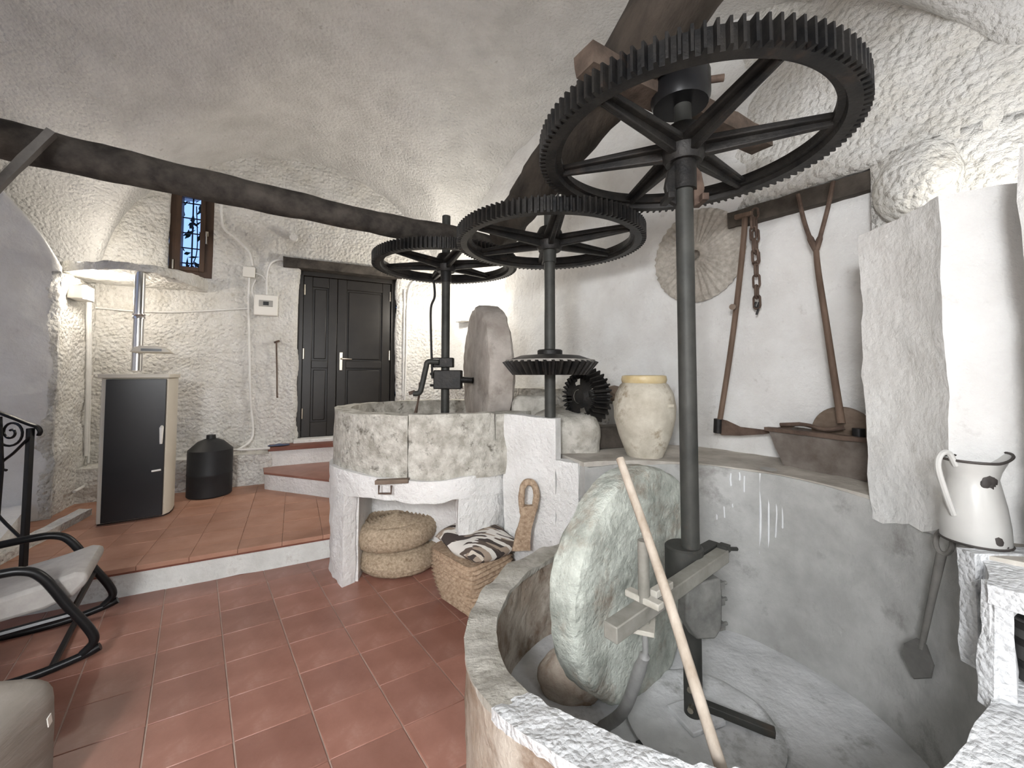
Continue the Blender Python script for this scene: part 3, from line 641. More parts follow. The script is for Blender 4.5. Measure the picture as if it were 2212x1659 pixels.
# horizontal bevel gear, teeth facing down
def bevel(parent, name, M, c, r0, r1, depth, nt, m, holes=False):
    mb = MB(); c = Vector(c)
    N = nt * 4; prof_o, prof_i = [], []
    for k in range(N):
        a = 2 * math.pi * k / N; up = (k % 4) in (1, 2)
        prof_o.append((r1 if up else r1 - .048, a)); prof_i.append((r0 if up else r0 - .045, a))
    o = [mb.bm.verts.new(c + M @ Vector((r_ * math.cos(a), r_ * math.sin(a), 0))) for r_, a in prof_o]
    i = [mb.bm.verts.new(c + M @ Vector((r_ * math.cos(a), r_ * math.sin(a), -depth))) for r_, a in prof_i]
    ot = [mb.bm.verts.new(c + M @ Vector(((r1 - .03) * math.cos(a), (r1 - .03) * math.sin(a), .012))) for r_, a in prof_o]
    for k in range(N):
        mb.bm.faces.new((i[k], i[(k + 1) % N], o[(k + 1) % N], o[k])); mb.bm.faces.new((o[k], o[(k + 1) % N], ot[(k + 1) % N], ot[k]))
    if holes:
        # front plate with round openings
        pn = 24; ring_ = []
        for k in range(N):
            pass
        hub = [mb.bm.verts.new(c + M @ Vector((.05 * math.cos(a), .05 * math.sin(a), -depth))) for _, a in prof_i]
        mid = [[mb.bm.verts.new(c + M @ Vector((q * math.cos(a), q * math.sin(a), -depth + .015))) for _, a in prof_i] for q in (r0 * .80, r0 * .50)]
        for A, B in ((i, mid[0]), (mid[1], hub)):
            for k in range(N): mb.bm.faces.new((A[k], A[(k + 1) % N], B[(k + 1) % N], B[k]))
        for k in range(N):
            if (k % (N // 4)) < N // 4 * .70: mb.bm.faces.new((mid[0][k], mid[0][(k + 1) % N], mid[1][(k + 1) % N], mid[1][k]))
    else:
        hub = [mb.bm.verts.new(c + M @ Vector((.06 * math.cos(a), .06 * math.sin(a), -depth + .04))) for _, a in prof_i]
        for k in range(N): mb.bm.faces.new((i[k], i[(k + 1) % N], hub[(k + 1) % N], hub[k]))
        top = [mb.bm.verts.new(c + M @ Vector((.075 * math.cos(a), .075 * math.sin(a), .055))) for _, a in prof_i]
        mid = [mb.bm.verts.new(c + M @ Vector(((r1 * .62) * math.cos(a), (r1 * .62) * math.sin(a), .045))) for _, a in prof_i]
        for A, B in ((ot, mid), (mid, top)):
            for k in range(N): mb.bm.faces.new((A[k], A[(k + 1) % N], B[(k + 1) % N], B[k]))
    return mb.build(name, m, parent, smooth=30)
bg = bevel(s2_, 'crown_gear', Matrix.Identity(4), (P2.x, P2.y, 1.585), .255, .325, .085, 38, IRON)
mb = MB(); mb.lathe([(.296, .010), (.299, -.003), (.304, -.001), (.301, .014)], (P2.x, P2.y, 1.587), 60, cap=False); mb.build('worn_rim', mat('worn_iron', (.20, .19, .17), (.34, .32, .29), 20, .6, .2), bg)
mb = MB(); mb.lathe([(.036, 1.60), (.085, 1.60), (.085, 1.665), (.075, 1.672), (.036, 1.672)], (P2.x, P2.y, 0), 24); mb.build('hub', IRON, bg)
# -- pinion on its own horizontal axle
dP = Vector((.80, .60, 0)).normalized(); zx = -dP; xx = Vector((0, 0, 1)); yx = zx.cross(xx)
Mp = Matrix((xx, yx, -dP)).transposed().to_4x4()
pc = Vector((P2.x, P2.y, 1.345)) + dP * .31
pin = thing('gear_pinion', 'dark upright pinion gear with round holes, beside the clay jar', 'gear', (pc.x, pc.y, 1.15))
Mp2 = Matrix((xx, dP.cross(xx), dP)).transposed().to_4x4()
bevel(pin, 'pinion_wheel', Mp2, pc + dP * .08, .170, .212, .115, 30, IRON, holes=True)
mb = MB(); mb.cyl(pc - dP * .03, pc + dP * .22, .05, n=16); mb.build('pinion_hub', IRON, pin)
mb = MB(); mb.cyl(pc + dP * .10, pc + dP * .55, .03, n=14); mb.build('axle', SHAFTM, pin)
mb = MB(); mb.lathe([(.05, .20), (.07, .22), (.065, .30), (.075, .36), (.06, .44), (.04, .45)], pc, 18, M=Mp2); mb.build('axle_bearing', BROWNW, pin)
# -- far shaft
s3_ = thing('mill_shaft', 'farthest iron shaft with a toothed wheel, rising from the raised basin', 'mill gear', (P3.x, P3.y, .92))
mb = MB(); mb.cyl((P3.x, P3.y, .92), (P3.x, P3.y, 2.93), .037, n=24); mb.build('shaft', SHAFTM, s3_)
gear_wheel(s3_, P3, 2.495, -8)
mb = MB(); mb.cyl((P3.x, P3.y, 2.33), (P3.x, P3.y, 2.43), .048, n=20); mb.build('collar', IRON, s3_)
mb = MB(); q = P(945, 783, 3.60); mb.box((P3.x - .02, P3.y - .02, P(960, 783, 3.6).z), (.19, .11, .085)); mb.build('upper_clamp', IRON, s3_, bev=.006)
zc = P(965, 820, 3.6).z
mb = MB(); mb.box((P3.x + .03, P3.y - .02, zc), (.24, .14, .165)); mb.build('lower_clamp', IRON, s3_, bev=.008)
for dz in (-.05, .05):
    mb = MB(); mb.cyl((P3.x - .09, P3.y - .04, zc + dz), (P3.x - .125, P3.y - .04, zc + dz), .012, n=8); mb.build('bolt', IRON, s3_)
mb = MB(); mb.cyl((P3.x + .14, P3.y - .02, zc), (P3.x + .26, P3.y + .06, zc - .01), .028, n=12); mb.tube([(P3.x + .13, P3.y - .06, zc), (P3.x + .24, P3.y - .04, zc - .005)], [.03, .022], 12); mb.build('stone_axle', IRON, s3_)
Yr = 3.55
arm = [P(948, 782, Yr), P(925, 782, Yr), P(920, 795, Yr), P(912, 830, Yr), P(906, 848, Yr), P(893, 850, Yr)]
mb = MB(); mb.tube(smoothpath(arm), .024, 12); mb.build('crank_arm', SHAFTM, s3_)
mb = MB(); mb.tube([P(907, 826, Yr), P(906, 850, Yr), P(902, 872, Yr), P(897, 897, Yr)], [.010, .010, .008, .016], 10); mb.bar(P(884, 850, Yr), P(896, 846, Yr), .03, .03); mb.build('drag_rod', RUST, s3_)
mb = MB(); mb.tube(smoothpath([P(937, 606, Yr), P(939, 640, Yr), P(931, 665, Yr), P(931, 720, Yr), P(934, 818, Yr)], 5), .010, 10); mb.build('hanging_rod', IRON, s3_)

# -- millstones
def millstone(name, m, c, n, rad, th, label, seed, bul=.02):
    n = Vector(n).normalized(); x = Vector((0, 0, 1)); y = n.cross(x); M = Matrix((x, y, n)).transposed().to_4x4()
    mb = MB(); prof = [(.001, bul), (rad * .35, bul), (rad * .7, bul * .6), (rad * .92, 0), (rad * .975, -.010), (rad, -.034), (rad * 1.0, -th + .03), (rad * .965, -th + .012), (rad * .88, -th), (.001, -th)]
    pr = []
    for (a, b), (a2, b2) in zip(prof, prof[1:]):
        for k in range(4): pr.append((a + (a2 - a) * k / 4, b + (b2 - b) * k / 4))
    pr.append(prof[-1]); mb.lathe(pr, c, 96, M=M); mb.rough(.014, 5, 3, seed); mb.rough(.005, 20, 2, seed)
    return tag(mb.build(name, m), label, 'millstone')
ms1 = Vector((.640, 1.965, .54))
millstone('millstone', MILLST, ms1, (.64, -.77, 0), .515, .17, 'pale greenish upright millstone leaning beside the near shaft in the pit', 2, .012)
millstone('millstone', MILLB, Vector((-.345, 3.735, 1.525)), (-.96, -.28, 0), .60, .22, 'brownish upright millstone standing in the raised far basin', 5, .02)
mb = MB(); bmesh.ops.create_icosphere(mb.bm, subdivisions=4, radius=1, matrix=Matrix.Translation((.285, 1.98, .11)) @ Matrix.Diagonal((.16, .13, .13, 1))); mb.rough(.02, 7)
tag(mb.build('stone_lump', BROWNST), 'small rounded brownish stone on the pit floor behind the greenish millstone', 'stone')

# ================================================================ TIMBERS
def log(pts, rad, name, m, label, cat='beam', n=18, sq=0, amp=.02, seed=0):
    pts = smoothpath(pts, 8); mb = MB(); rs = rad if callable(rad) else (lambda i: rad)
    mb.tube(pts, [rs(i / (len(pts) - 1)) for i in range(len(pts))], n); mb.rough(amp, 3.5, 3, seed); return tag(mb.build(name, m, smooth=50), label, cat)
log([(.80, .55, 2.925), (.60, 1.5, 2.895), (.42, 2.1, 2.89), (.22, 2.80, 2.875), (.06, 3.35, 2.86), (-.08, 3.85, 2.845)], lambda t: .138 + .01 * t, 'timber_log', LOGW, 'thick dark round log running overhead above the big toothed wheels')
bm2 = [P(-160, 262, 1.95), P(0, 300, 2.16), P(250, 357, 2.43), P(500, 412, 2.76), P(700, 456, 3.06), P(850, 489, 3.36), P(962, 508, 3.66)]
bm2[-1] = Vector((P3.x, P3.y, 2.76)); bm2.append(Vector((-.20, 3.96, 2.75)))
log(bm2, lambda t: .100 + .006 * math.sin(7 * t), 'timber_beam', BEAMW, 'long dark squared beam crossing the left half of the vault', n=8, amp=.012, seed=4)
mb = MB(); mb.bar(P(1262, 130, 1.60), P(1645, 308, 2.24), .11, .085); mb.sub(.06, 4).rough(.014, 8); tag(mb.build('bearing_timber', mat('dark_brown_wood', (.06, .043, .033), (.15, .11, .085), 8, .85, .6, 40, .005), smooth=50), 'short brown cross timber under the round log, carrying the near shaft bearing', 'beam')
mb = MB(); mb.bar(P(-60, 455, 1.98), P(112, 286, 2.14), .06, .035); mb.sub(.08, 3).rough(.004, 8); tag(mb.build('wooden_brace', mat('brace_wood', (.09, .085, .08), (.16, .15, .14), 6, .8, .4, 30, .004)), 'thin grey diagonal board leaning on the long dark beam at far left', 'board')
# lintels
l0, l1 = RP(1578, 470, .02), RP(1893, 378, .02); zl = (l0.z + l1.z) / 2
ql = lambda p: (Vector((p.x, p.y)) - R0).dot(VD)
mb = MB(); mb.prism([rpt(ql(l0), .07), rpt(ql(l1) + .06, .07), rpt(ql(l1) + .06, -.1), rpt(ql(l0), -.1)], zl - .09, zl + .02); mb.sub(.09, 4).rough(.006, 8)
tag(mb.build('wall_lintel', LINTW, smooth=50), 'dark horizontal timber set in the right wall, tools hang from it', 'beam')
d0, d1 = WP(612, 560, .04), WP(860, 606, .04)
mb = MB(); mb.prism([wpt(wq(d0), .07), wpt(DQ1 + .06, .07), wpt(DQ1 + .06, -.2), wpt(wq(d0), -.2)], DZ1 - .03, DZ1 + .09); mb.sub(.1, 4).rough(.006, 8)
tag(mb.build('door_lintel', BEAMW, smooth=50), 'dark timber lintel above the double door', 'beam')

# ================================================================ DOOR AND WINDOW
door = bpy.data.objects.new('door_1', None); COL.objects.link(door); struct(door)
def dpt(q, off, z): p = W0 + U * q + UN * off; return Vector((p.x, p.y, z))
door.location = dpt((DQ0 + DQ1) / 2, -.2, DZ0 + .04)
DW = DQ1 - DQ0; ang = math.atan2(U.y, U.x); DB, DT = DZ0 + .045, DZ1 - .03
def wbox(mb, q0, q1, off0, off1, z0, z1): mb.prism([W0 + U * q0 + UN * off0, W0 + U * q1 + UN * off0, W0 + U * q1 + UN * off1, W0 + U * q0 + UN * off1], z0, z1); return mb
mb = MB()
for a, b in ((DQ0, DQ0 + .06), (DQ1 - .06, DQ1)): wbox(mb, a, b, -.10, -.20, DB, DT)
wbox(mb, DQ0, DQ1, -.10, -.20, DT - .06, DT); mb.build('door_frame', DOORM, door, bev=.004)
mb = MB(); wbox(mb, DQ0 - .03, DQ1 + .03, -.205, -.23, DB - .08, DT + .08); mb.build('leak_board', DOORM, door)  # added behind the leaves to stop sky light leaking through the gaps
split = DQ0 + (wq(WP(728, 700, -.15)) - DQ0)
for nm, a, b in (('l', DQ0 + .062, split - .002), ('r', split + .002, DQ1 - .062)):
    mb = MB(); wbox(mb, a, b, -.165, -.19, DB + .005, DT - .062)
    wd_ = b - a; stile = .12 if nm == 'r' else .11; mid = DB + .98; rails = (DB + .005, DB + .20, mid - .05, mid + .05, DT - .20, DT - .062)
    wbox(mb, a, a + stile, -.135, -.166, rails[0], rails[5]); wbox(mb, b - stile, b, -.135, -.166, rails[0], rails[5])
    for z0, z1 in ((rails[0], rails[1]), (rails[2], rails[3]), (rails[4], rails[5])): wbox(mb, a + stile, b - stile, -.135, -.166, z0, z1)
    leaf = mb.build('door_leaf', DOORM, door, bev=.006)
    for z0, z1 in ((rails[1], rails[2]), (rails[3], rails[4])):
        mb = MB(); wbox(mb, a + stile + .025, b - stile - .025, -.148, -.166, z0 + .025, z1 - .025); mb.build('door_panel', DOORM, leaf, bev=.012)
    hq = a + .012 if nm == 'l' else b - .012
    for z in (DB + .25, DB + 1.05, DT - .32):
        mb = MB(); p = dpt(hq, -.125, z); mb.cyl(p, p + Vector((0, 0, .14)), .012, n=10); mb.build('hinge', STEEL, leaf)
    if nm == 'r':
        hz = DB + 1.03; mb = MB(); wbox(mb, a + .035, a + .075, -.122, -.136, hz - .13, hz + .12); h = mb.build('handle', STEEL, leaf, bev=.004)
        mb = MB(); mb.tube([dpt(a + .055, -.125, hz + .03), dpt(a + .055, -.075, hz + .03), dpt(a + .075, -.07, hz + .03), dpt(a + .19, -.07, hz + .025)], [.011, .011, .012, .010], 10); mb.build('lever', STEEL, h)
# window
win = bpy.data.objects.new('window_1', None); COL.objects.link(win); struct(win); win.location = dpt((WQ0 + WQ1) / 2, -.1, WZ0)
gl, gr_ = wq(WP(393, 500, -.06)), wq(WP(434, 500, -.06)); gz0, gz1 = WP(412, 578, -.06).z, WP(412, 425, -.06).z
mb = MB(); f0 = -.035
for a, b, z0, z1 in ((WQ0, gl, WZ0, WZ1), (gr_, WQ1, WZ0, WZ1), (gl, gr_, WZ0, gz0), (gl, gr_, gz1, WZ1)): wbox(mb, a, b, f0, -.14, z0, z1)
mb.build('window_frame', WINW, win, bev=.004)
mb = MB()
for a, b, z0, z1 in ((gl - .05, gl, gz0 - .05, gz1 + .05), (gr_, gr_ + .05, gz0 - .05, gz1 + .05), (gl, gr_, gz0 - .05, gz0), (gl, gr_, gz1, gz1 + .05)): wbox(mb, a, b, f0 + .022, f0 - .001, z0, z1)
sash = mb.build('sash', WINW, win, bev=.005)
mb = MB(); wbox(mb, gl - .002, gr_ + .002, -.075, -.081, gz0, gz1); mb.build('pane', GLASS, win)
mb = MB(); p = dpt(gr_ + .07, f0 + .005, WP(445, 505).z); wbox(mb, gr_ + .055, gr_ + .085, f0 + .03, f0 - .002, p.z - .03, p.z + .03); mb.tube([p + UN.to_3d() * .03, p + UN.to_3d() * .045, p + UN.to_3d() * .045 + Vector((0, 0, -.13))], .009, 8); mb.build('window_handle', STEEL, win)
mb = MB(); p = dpt(WQ0 + .04, f0 + .01, WP(380, 580).z); mb.cyl(p, p + Vector((0, 0, .11)), .010, n=8); mb.build('hinge', STEEL, win)
mb = MB(); q = (gl + gr_) / 2; mb.cyl(dpt(q, -.115, gz0 - .02), dpt(q, -.115, gz1 + .02), .008, n=6)
for k in range(5): z = gz0 + .06 + (gz1 - gz0 - .05) * k / 4.4; mb.cyl(dpt(gl - .03, -.115, z), dpt(gr_ + .03, -.115, z), .008, n=6)
mb.build('grille', BLACKM, win)
pl = thing('creeper_plant', 'dark leafy creeper outside the small barred window', 'plant', dpt(q, -.45, gz0 - .3))
for k in range(46):
    mb = MB(); a = dpt(random.uniform(gl - .1, gr_ + .1), -.35 - random.random() * .15, random.uniform(gz0 - .1, gz1 + .1)); an = random.uniform(-.9, .9) + (.6 if k % 2 else 0); L_ = random.uniform(.08, .17); wd_ = random.uniform(.012, .026)
    d = Vector((U.x * math.sin(an), U.y * math.sin(an), math.cos(an))); s = Vector((U.x * math.cos(an), U.y * math.cos(an), -math.sin(an)))
    mb.slab([a, a + d * L_ * .4 + s * wd_, a + d * L_, a + d * L_ * .4 - s * wd_], (UN.x * .003, UN.y * .003, 0)); mb.build('leaf', LEAF, pl, smooth=0)
for k in range(4):
    mb = MB(); a = dpt(gl - .05 + .12 * k, -.5, gz0 - .3); mb.tube(smoothpath([a, a + U.to_3d() * .05 + Vector((0, 0, .35)), a + U.to_3d() * (.12 + .05 * k) + Vector((0, 0, .62)), a + U.to_3d() * .1 + Vector((0, 0, 1.2))]), .006, 6); mb.build('stem', LEAF, pl)

# ================================================================ WALL FITTINGS
def cable(name, pts, r, label, m=SMOOTHP):
    mb = MB(); mb.tube(smoothpath(pts, 5), r, 8); return tag(mb.build(name, m), label, 'cable')
cable('conduit', [WP(478, 440, .03), WP(482, 490, .03), WP(510, 515, .04), WP(538, 545, .03), WP(545, 575, .03)], .014, 'white conduit curving down from the long beam to the junction box')
cable('conduit', [WP(538, 600, .03), WP(537, 660, .03), WP(539, 760, .03), WP(541, 860, .035), WP(546, 940, .05), WP(520, 968, .20), WP(494, 974, .27)], .013, 'long white conduit running down the wall from the junction box to the plinth')
cable('conduit', [WP(200, 664, .03), WP(290, 672, .03), WP(380, 674, .03), WP(470, 670, .03), WP(540, 666, .03)], .009, 'thin pale cable running level across the wall behind the stove pipe')
cable('conduit', [WP(615, 560, .03), WP(588, 566, .03), WP(577, 590, .03), WP(576, 637, .03)], .013, 'white conduit looping from the door lintel down to the fuse box')
cable('conduit', [WP(552, 590, .03), WP(566, 596, .03), WP(573, 606, .03)], .008, 'short pale cable between junction box and fuse box conduit')
cable('conduit', [WP(552, 605, .03), WP(544, 625, .03), WP(552, 650, .03)], .008, 'thin pale cable from the junction box into the side of the fuse box')
cable('conduit', [WP(492, 972, .29), WP(540, 971, .28), WP(583, 968, .28)], .014, 'white conduit lying level along the top of the plaster plinth')
cable('conduit', [WP(905, 600, .03), WP(886, 618, .03), WP(880, 660, .03), WP(878, 760, .03), WP(874, 868, .03)], .012, 'pair-like white conduit running down right of the double door')
cable('conduit', [dpt(DQ1 + .10, .03, 2.75), dpt(DQ1 + .10, .03, 2.2), dpt(DQ1 + .095, .03, 1.2)], .011, 'white conduit hugging the right jamb of the double door')
def epier(px, py, off=.03): return on_plane(px, py, E2 + PN * off, PN)
cable('conduit', [epier(172, 620), epier(189, 621), epier(190, 660), epier(190, 780), epier(187, 900), epier(185, 985)], .016, 'white conduit bending from the left wall lamp down the lit pier')
cable('conduit', [epier(195, 640, .02), epier(195, 760, .02), epier(193, 870, .02), epier(190, 1000, .02)], .012, 'second white conduit close beside the one under the left wall lamp')
cable('conduit', [epier(160, 1062, .06), epier(178, 1052, .06), epier(196, 1040, .05)], .014, 'short bare white pipe stub low on the pier beside the stove')
p = WP(538, 588, .03); mb = MB(); mb.box(p, (.13, .05, .13), ang); tag(mb.build('junction_box', WHITEPL, bev=.008), 'small square white junction box on the wall left of the door lintel', 'box')
p = WP(575, 660, .04); fz = thing('fuse_box', 'white fuse box with a dark switch window left of the door', 'box', p)
mb = MB(); mb.box(p, (.26, .08, .26), ang); mb.build('housing', WHITEPL, fz, bev=.012)
mb = MB(); mb.box(p + UN.to_3d() * .042 + Vector((0, 0, .02)), (.15, .006, .08), ang); mb.build('switch_window', mat('smoky', (.30, .29, .27), (.35, .34, .31), 3, .3, 0), fz, bev=.004)
mb = MB(); mb.box(p + UN.to_3d() * .047 + Vector((0, 0, .02)), (.06, .008, .045), ang); mb.build('switch', BLACKPL, fz)
mb = MB(); q = WP(634, 514, .03); mb.cyl(q, q + UN.to_3d() * .07 + Vector((0, 0, -.01)), .055, .045, n=10); mb.rough(.012, 12); tag(mb.build('plaster_stub', WHITEP), 'white plaster stub sticking out of the wall above the door lintel', 'plaster')
ir = thing('iron_rod', 'thin dark iron rod hanging on the wall left of the double door', 'rod', WP(598, 858, .04))
mb = MB(); mb.tube([WP(597, 738, .05), WP(598, 800, .04), WP(598.5, 856, .045), WP(599, 858, .055)], [.009, .008, .008, .012], 8); mb.build('rod', RUST, ir)
mb = MB(); mb.cyl(WP(598, 738, -.01), WP(598, 738, .07), .014, n=8); mb.cyl(WP(592, 740, .055), WP(604, 736, .055), .012, n=8); mb.build('hook', RUST, ir)
def uplight(px, py, plane, n2, label):
    p = plane(px, py); a = math.atan2(-n2.x, n2.y)
    t = thing('wall_lamp', label, 'lamp', p)
    mb = MB(); o2 = n2.to_3d(); s = Vector((-n2.y, n2.x, 0))
    c = p + o2 * .06; hw, d_, h_ = .11, .07, .065
    outl = [(-hw, -.06), (hw, -.06), (hw, d_ - .02), (hw - .03, d_), (-hw + .03, d_), (-hw, d_ - .02)]
    for k in range(6):
        a_, b_ = outl[k], outl[(k + 1) % 6]
        A, B = c + s * a_[0] + o2 * a_[1], c + s * b_[0] + o2 * b_[1]; inn = lambda v: (v - c) * .86 + c
        mb.slab([A + Vector((0, 0, -h_)), B + Vector((0, 0, -h_)), B + Vector((0, 0, h_)), A + Vector((0, 0, h_))], (inn((A + B) / 2) - (A + B) / 2))
    mb.prism([Vector(((c + s * x + o2 * y).x, (c + s * x + o2 * y).y)) for x, y in outl], c.z - h_, c.z - h_ + .01)
    mb.build('lamp_housing', WHITEPL, t)
    mb = MB(); mb.cyl(c - s * .06 + Vector((0, 0, -.01)), c + s * .06 + Vector((0, 0, -.01)), .012, n=10); mb.build('lamp_tube', GLOW, t)
uplight(157, 633, lambda x, y: epier(x, y, .0), PN, 'white half-box wall lamp glowing on the left pier above the stove')
uplight(1008, 686, lambda x, y: RP(x, y, .0), VN, 'white half-box wall lamp glowing behind the far millstone')
tag(uplight_r := thing('wall_lamp', 'wall lamp glowing in the corner above the right pier, mostly hidden', 'lamp', (2.0, 1.70, 2.14)), uplight_r['label'], 'lamp')
mb = MB(); mb.box((2.0, 1.70, 2.19), (.16, .12, .10), R(40), taper=1.15); mb.build('lamp_housing', WHITEPL, uplight_r)
mb = MB(); mb.cyl((1.95, 1.66, 2.25), (2.05, 1.74, 2.25), .012, n=8); mb.build('lamp_tube', GLOW, uplight_r)

# ================================================================ STOVE AND CANISTER
sl, sr = G(205, 1140, .2), G(352, 1118, .2); sx = (sr - sl).normalized(); sy = Vector((-sx.y, sx.x, 0))
stv = thing('stove', 'tall cream stove with a black front and a chrome flue pipe', 'stove', sl + sx * .22 + sy * .2)
def sp(x, y, z=0): return sl + sx * x + sy * y + Vector((0, 0, z))
SW = (sr - sl).length; ST = P(205, 812, sl.y).z
def plan(x0, x1, y0, y1, r=.10):
    out = [(x0, y0), (x1, y0)]
    out += [(x1 + .035, y0 + .06), (x1 + .05, y0 + .16), (x1 + .05, y1 - .12)]
    for k in range(5): a = R(90 * k / 4); out.append((x1 + .05 - .12 + .12 * math.cos(a), y1 - .12 + .12 * math.sin(a)))
    for k in range(5): a = R(90 + 90 * k / 4); out.append((x0 - .02 + .12 + .12 * math.cos(a), y1 - .12 + .12 * math.sin(a)))
    out += [(x0 - .02, y0 + .1)]; return out
def splan(x0, x1, y0, y1): return [Vector((sp(x, y).x, sp(x, y).y)) for x, y in plan(x0, x1, y0, y1)]
mb = MB(); mb.prism(splan(0, SW, .03, .46), .215, ST - .02); mb.build('body', CREAM, stv, bev=.006)
mb = MB(); mb.prism(splan(0, SW, .06, .44), .2, .216); mb.build('foot', BLACKM, stv)
mb = MB(); mb.prism(splan(-.02, SW + .012, -.012, .475), ST - .02, ST + .018); mb.build('top_plate', CREAM, stv, bev=.006)
mb = MB(); mb.prism([Vector((sp(x, y).x, sp(x, y).y)) for x, y in ((.03, 0), (SW - .008, 0), (SW - .008, .04), (.03, .04))], .225, ST - .03)
dpn = mb.build('door_panel', BLACKP, stv, bev=.004)
mb = MB(); hp = sp(SW - .03, -.025, 0); zt = P(343, 968, sr.y).z; zb = P(343, 1000, sr.y).z
mb.tube([hp + sy * .03 + Vector((0, 0, zt)), hp + Vector((0, 0, zt - .01)), hp + Vector((0, 0, zb)), hp + Vector((0, 0, zb - .02))], [.012, .016, .012, .010], 10); mb.build('door_handle', WHITEPL, dpn)
mb = MB(); z = P(328, 1063, sr.y).z; mb.tube([sp(SW - .09, -.012, z + .002), sp(SW - .025, -.012, z + .008)], .009, 10); mb.build('drawer_pull', WHITEPL, dpn)
mb = MB(); mb.slab([sp(x, .10, ST + .018 + z) for x, z in ((SW * .35, 0), (SW * 1.02, 0), (SW * .93, .045), (SW * .80, .06), (SW * .50, .06), (SW * .42, .045))], sy * .28); mb.build('vent_cap', CREAM, stv, bev=.008)
mb = MB(); mb.slab([sp(x, .097, ST + .03 + z) for x, z in ((SW * .53, 0), (SW * .86, 0), (SW * .86, .022), (SW * .53, .022))], sy * .004); mb.build('vent_slot', BLACKP, stv)
pc_ = P(299, 700, sl.y + .38)
mb = MB(); mb.cyl((pc_.x, pc_.y, ST + .05), (pc_.x, pc_.y, 2.52), .042, n=24); pipe = mb.build('flue_pipe', CHROME, stv)
for py in (683,):
    z = P(299, py, pc_.y).z; mb = MB(); mb.lathe([(.042, -.025), (.052, -.025), (.052, -.008), (.046, 0), (.052, .008), (.052, .022), (.042, .022)], (pc_.x, pc_.y, z), 24); mb.build('pipe_joint', CHROME, pipe)
jc = G(443, 1076, .2); jc = Vector((jc.x, jc.y, .2)) + Vector((-.05, .13, 0)); jr = .205
zt = P(443, 985, jc.y).z
cn = thing('canister', 'black plastic canister with a conical shoulder on the platform beside the stove', 'canister', jc)
mb = MB(); jh = P(443, 968, jc.y).z - .2; mb.lathe([(jr - .012, 0), (jr, .012), (jr, jh * .45), (jr + .004, jh * .47), (jr, jh * .5), (jr, jh - .01), (jr - .01, jh), (.12, jh + .075), (.065, jh + .10), (.045, jh + .105)], jc, 40); mb.build('body', BLACKPL, cn)
mb = MB(); mb.cyl(jc + Vector((0, 0, jh + .10)), jc + Vector((0, 0, jh + .145)), .045, .042, n=20); mb.build('cap', BLACKPL, cn)

# ================================================================ BASKETS
def pouf(c, rad, h, z, label, tilt=(0, 0)):
    mb = MB(); prof = [(.001, 0)]; n = 16
    for k in range(1, 5): prof.append((rad * .77 * k / 4, 0))
    for k in range(n + 1):
        a = -math.pi / 2 + math.pi * k / n; prof.append((rad * .78 + rad * .22 * math.cos(a) + .004 * math.cos(k * math.pi), h / 2 + h / 2 * .96 * math.sin(a)))
    coils = 8
    for k in range(coils * 4 + 1):
        t = 1 - k / (coils * 4); prof.append((max(.001, rad * .78 * t), h * .98 + .03 * (1 - t) + .008 * math.cos(2 * math.pi * k / 4)))
    mb.lathe(prof, (0, 0, 0), 48, cap=False)
    for v in mb.bm.verts:
        r_ = math.hypot(v.co.x, v.co.y)
        if r_ > rad * .8: v.co.z += .0; v.co *= 1
    rm = Matrix.Rotation(tilt[0], 4, 'X') @ Matrix.Rotation(tilt[1], 4, 'Y'); mb.xf(lambda v: rm @ v + Vector((c[0], c[1], z)))
    mb.rough(.004, 25); return tag(mb.build('straw_pouf', STRAW, smooth=60), label, 'pouf', 'round straw poufs in the niche')
pcx = Vector((-.915, 3.36))
pouf(pcx + Vector((.02, 0)), .325, .175, .004, 'lower of the two round straw poufs, resting on the floor tiles')
pouf(pcx + Vector((-.015, .0)), .33, .185, .185, 'upper of the two stacked round straw poufs, coiled top showing', (0, R(-2)))
# woven basket with a loop handle
k1, k2 = G(930, 1257, 0), G(1022, 1337, 0)
k1 = Vector((-.515, 2.87, 0)); k2 = Vector((-.235, 2.575, 0))
fx = (k2 - k1).normalized(); fy = Vector((-fx.y, fx.x, 0))
bk_ = thing('straw_basket', 'woven straw basket seat with a tall loop handle, holding a striped cushion', 'basket', k1 + fx * .2 + fy * .2)
BL, BD, BH = (k2 - k1).length, .36, .345
mb = MB(); rows = 13
for r_ in range(rows * 3 + 1):
    t = r_ / (rows * 3); z = .004 + BH * t; bulge = .008 * math.cos(2 * math.pi * r_ / 3) + .02 * math.sin(math.pi * t); ring = []
    lean = -.05 * t; grow = .02 * t
    for k in range(48):
        a = 2 * math.pi * k / 48; ce, se = math.cos(a), math.sin(a); e = .42
        x = math.copysign(abs(ce) ** e, ce) * (BL / 2 + bulge + grow); y = math.copysign(abs(se) ** e, se) * (BD / 2 + bulge + grow)
        q = k1 + fx * (BL / 2 + x) + fy * (BD / 2 + y + lean); ring.append(mb.bm.verts.new((q.x, q.y, z + .012 * math.sin(3 * a))))
    if r_:
        for k in range(48): mb.bm.faces.new((prev[k], prev[(k + 1) % 48], ring[(k + 1) % 48], ring[k]))
    else: mb.bm.faces.new(ring[::-1])
    prev = ring
mb.bm.faces.new(prev); mb.rough(.004, 30); mb.build('basket_body', STRAWD, bk_, smooth=60)
h0 = P(1112, 1178, 2.78); yh = 2.84
path = smoothpath([P(1131, 1112, 2.71), P(1127, 1090, 2.72), P(1127, 1066, 2.73), P(1132, 1047, 2.73), P(1143, 1041, 2.73), P(1154, 1048, 2.73), P(1159, 1068, 2.73), P(1156, 1090, 2.72), P(1150, 1112, 2.71)], 5)
mb = MB(); mb.tube(path, .022, 10); mb.rough(.003, 30); hl = mb.build('loop_handle', STRAWD, bk_)
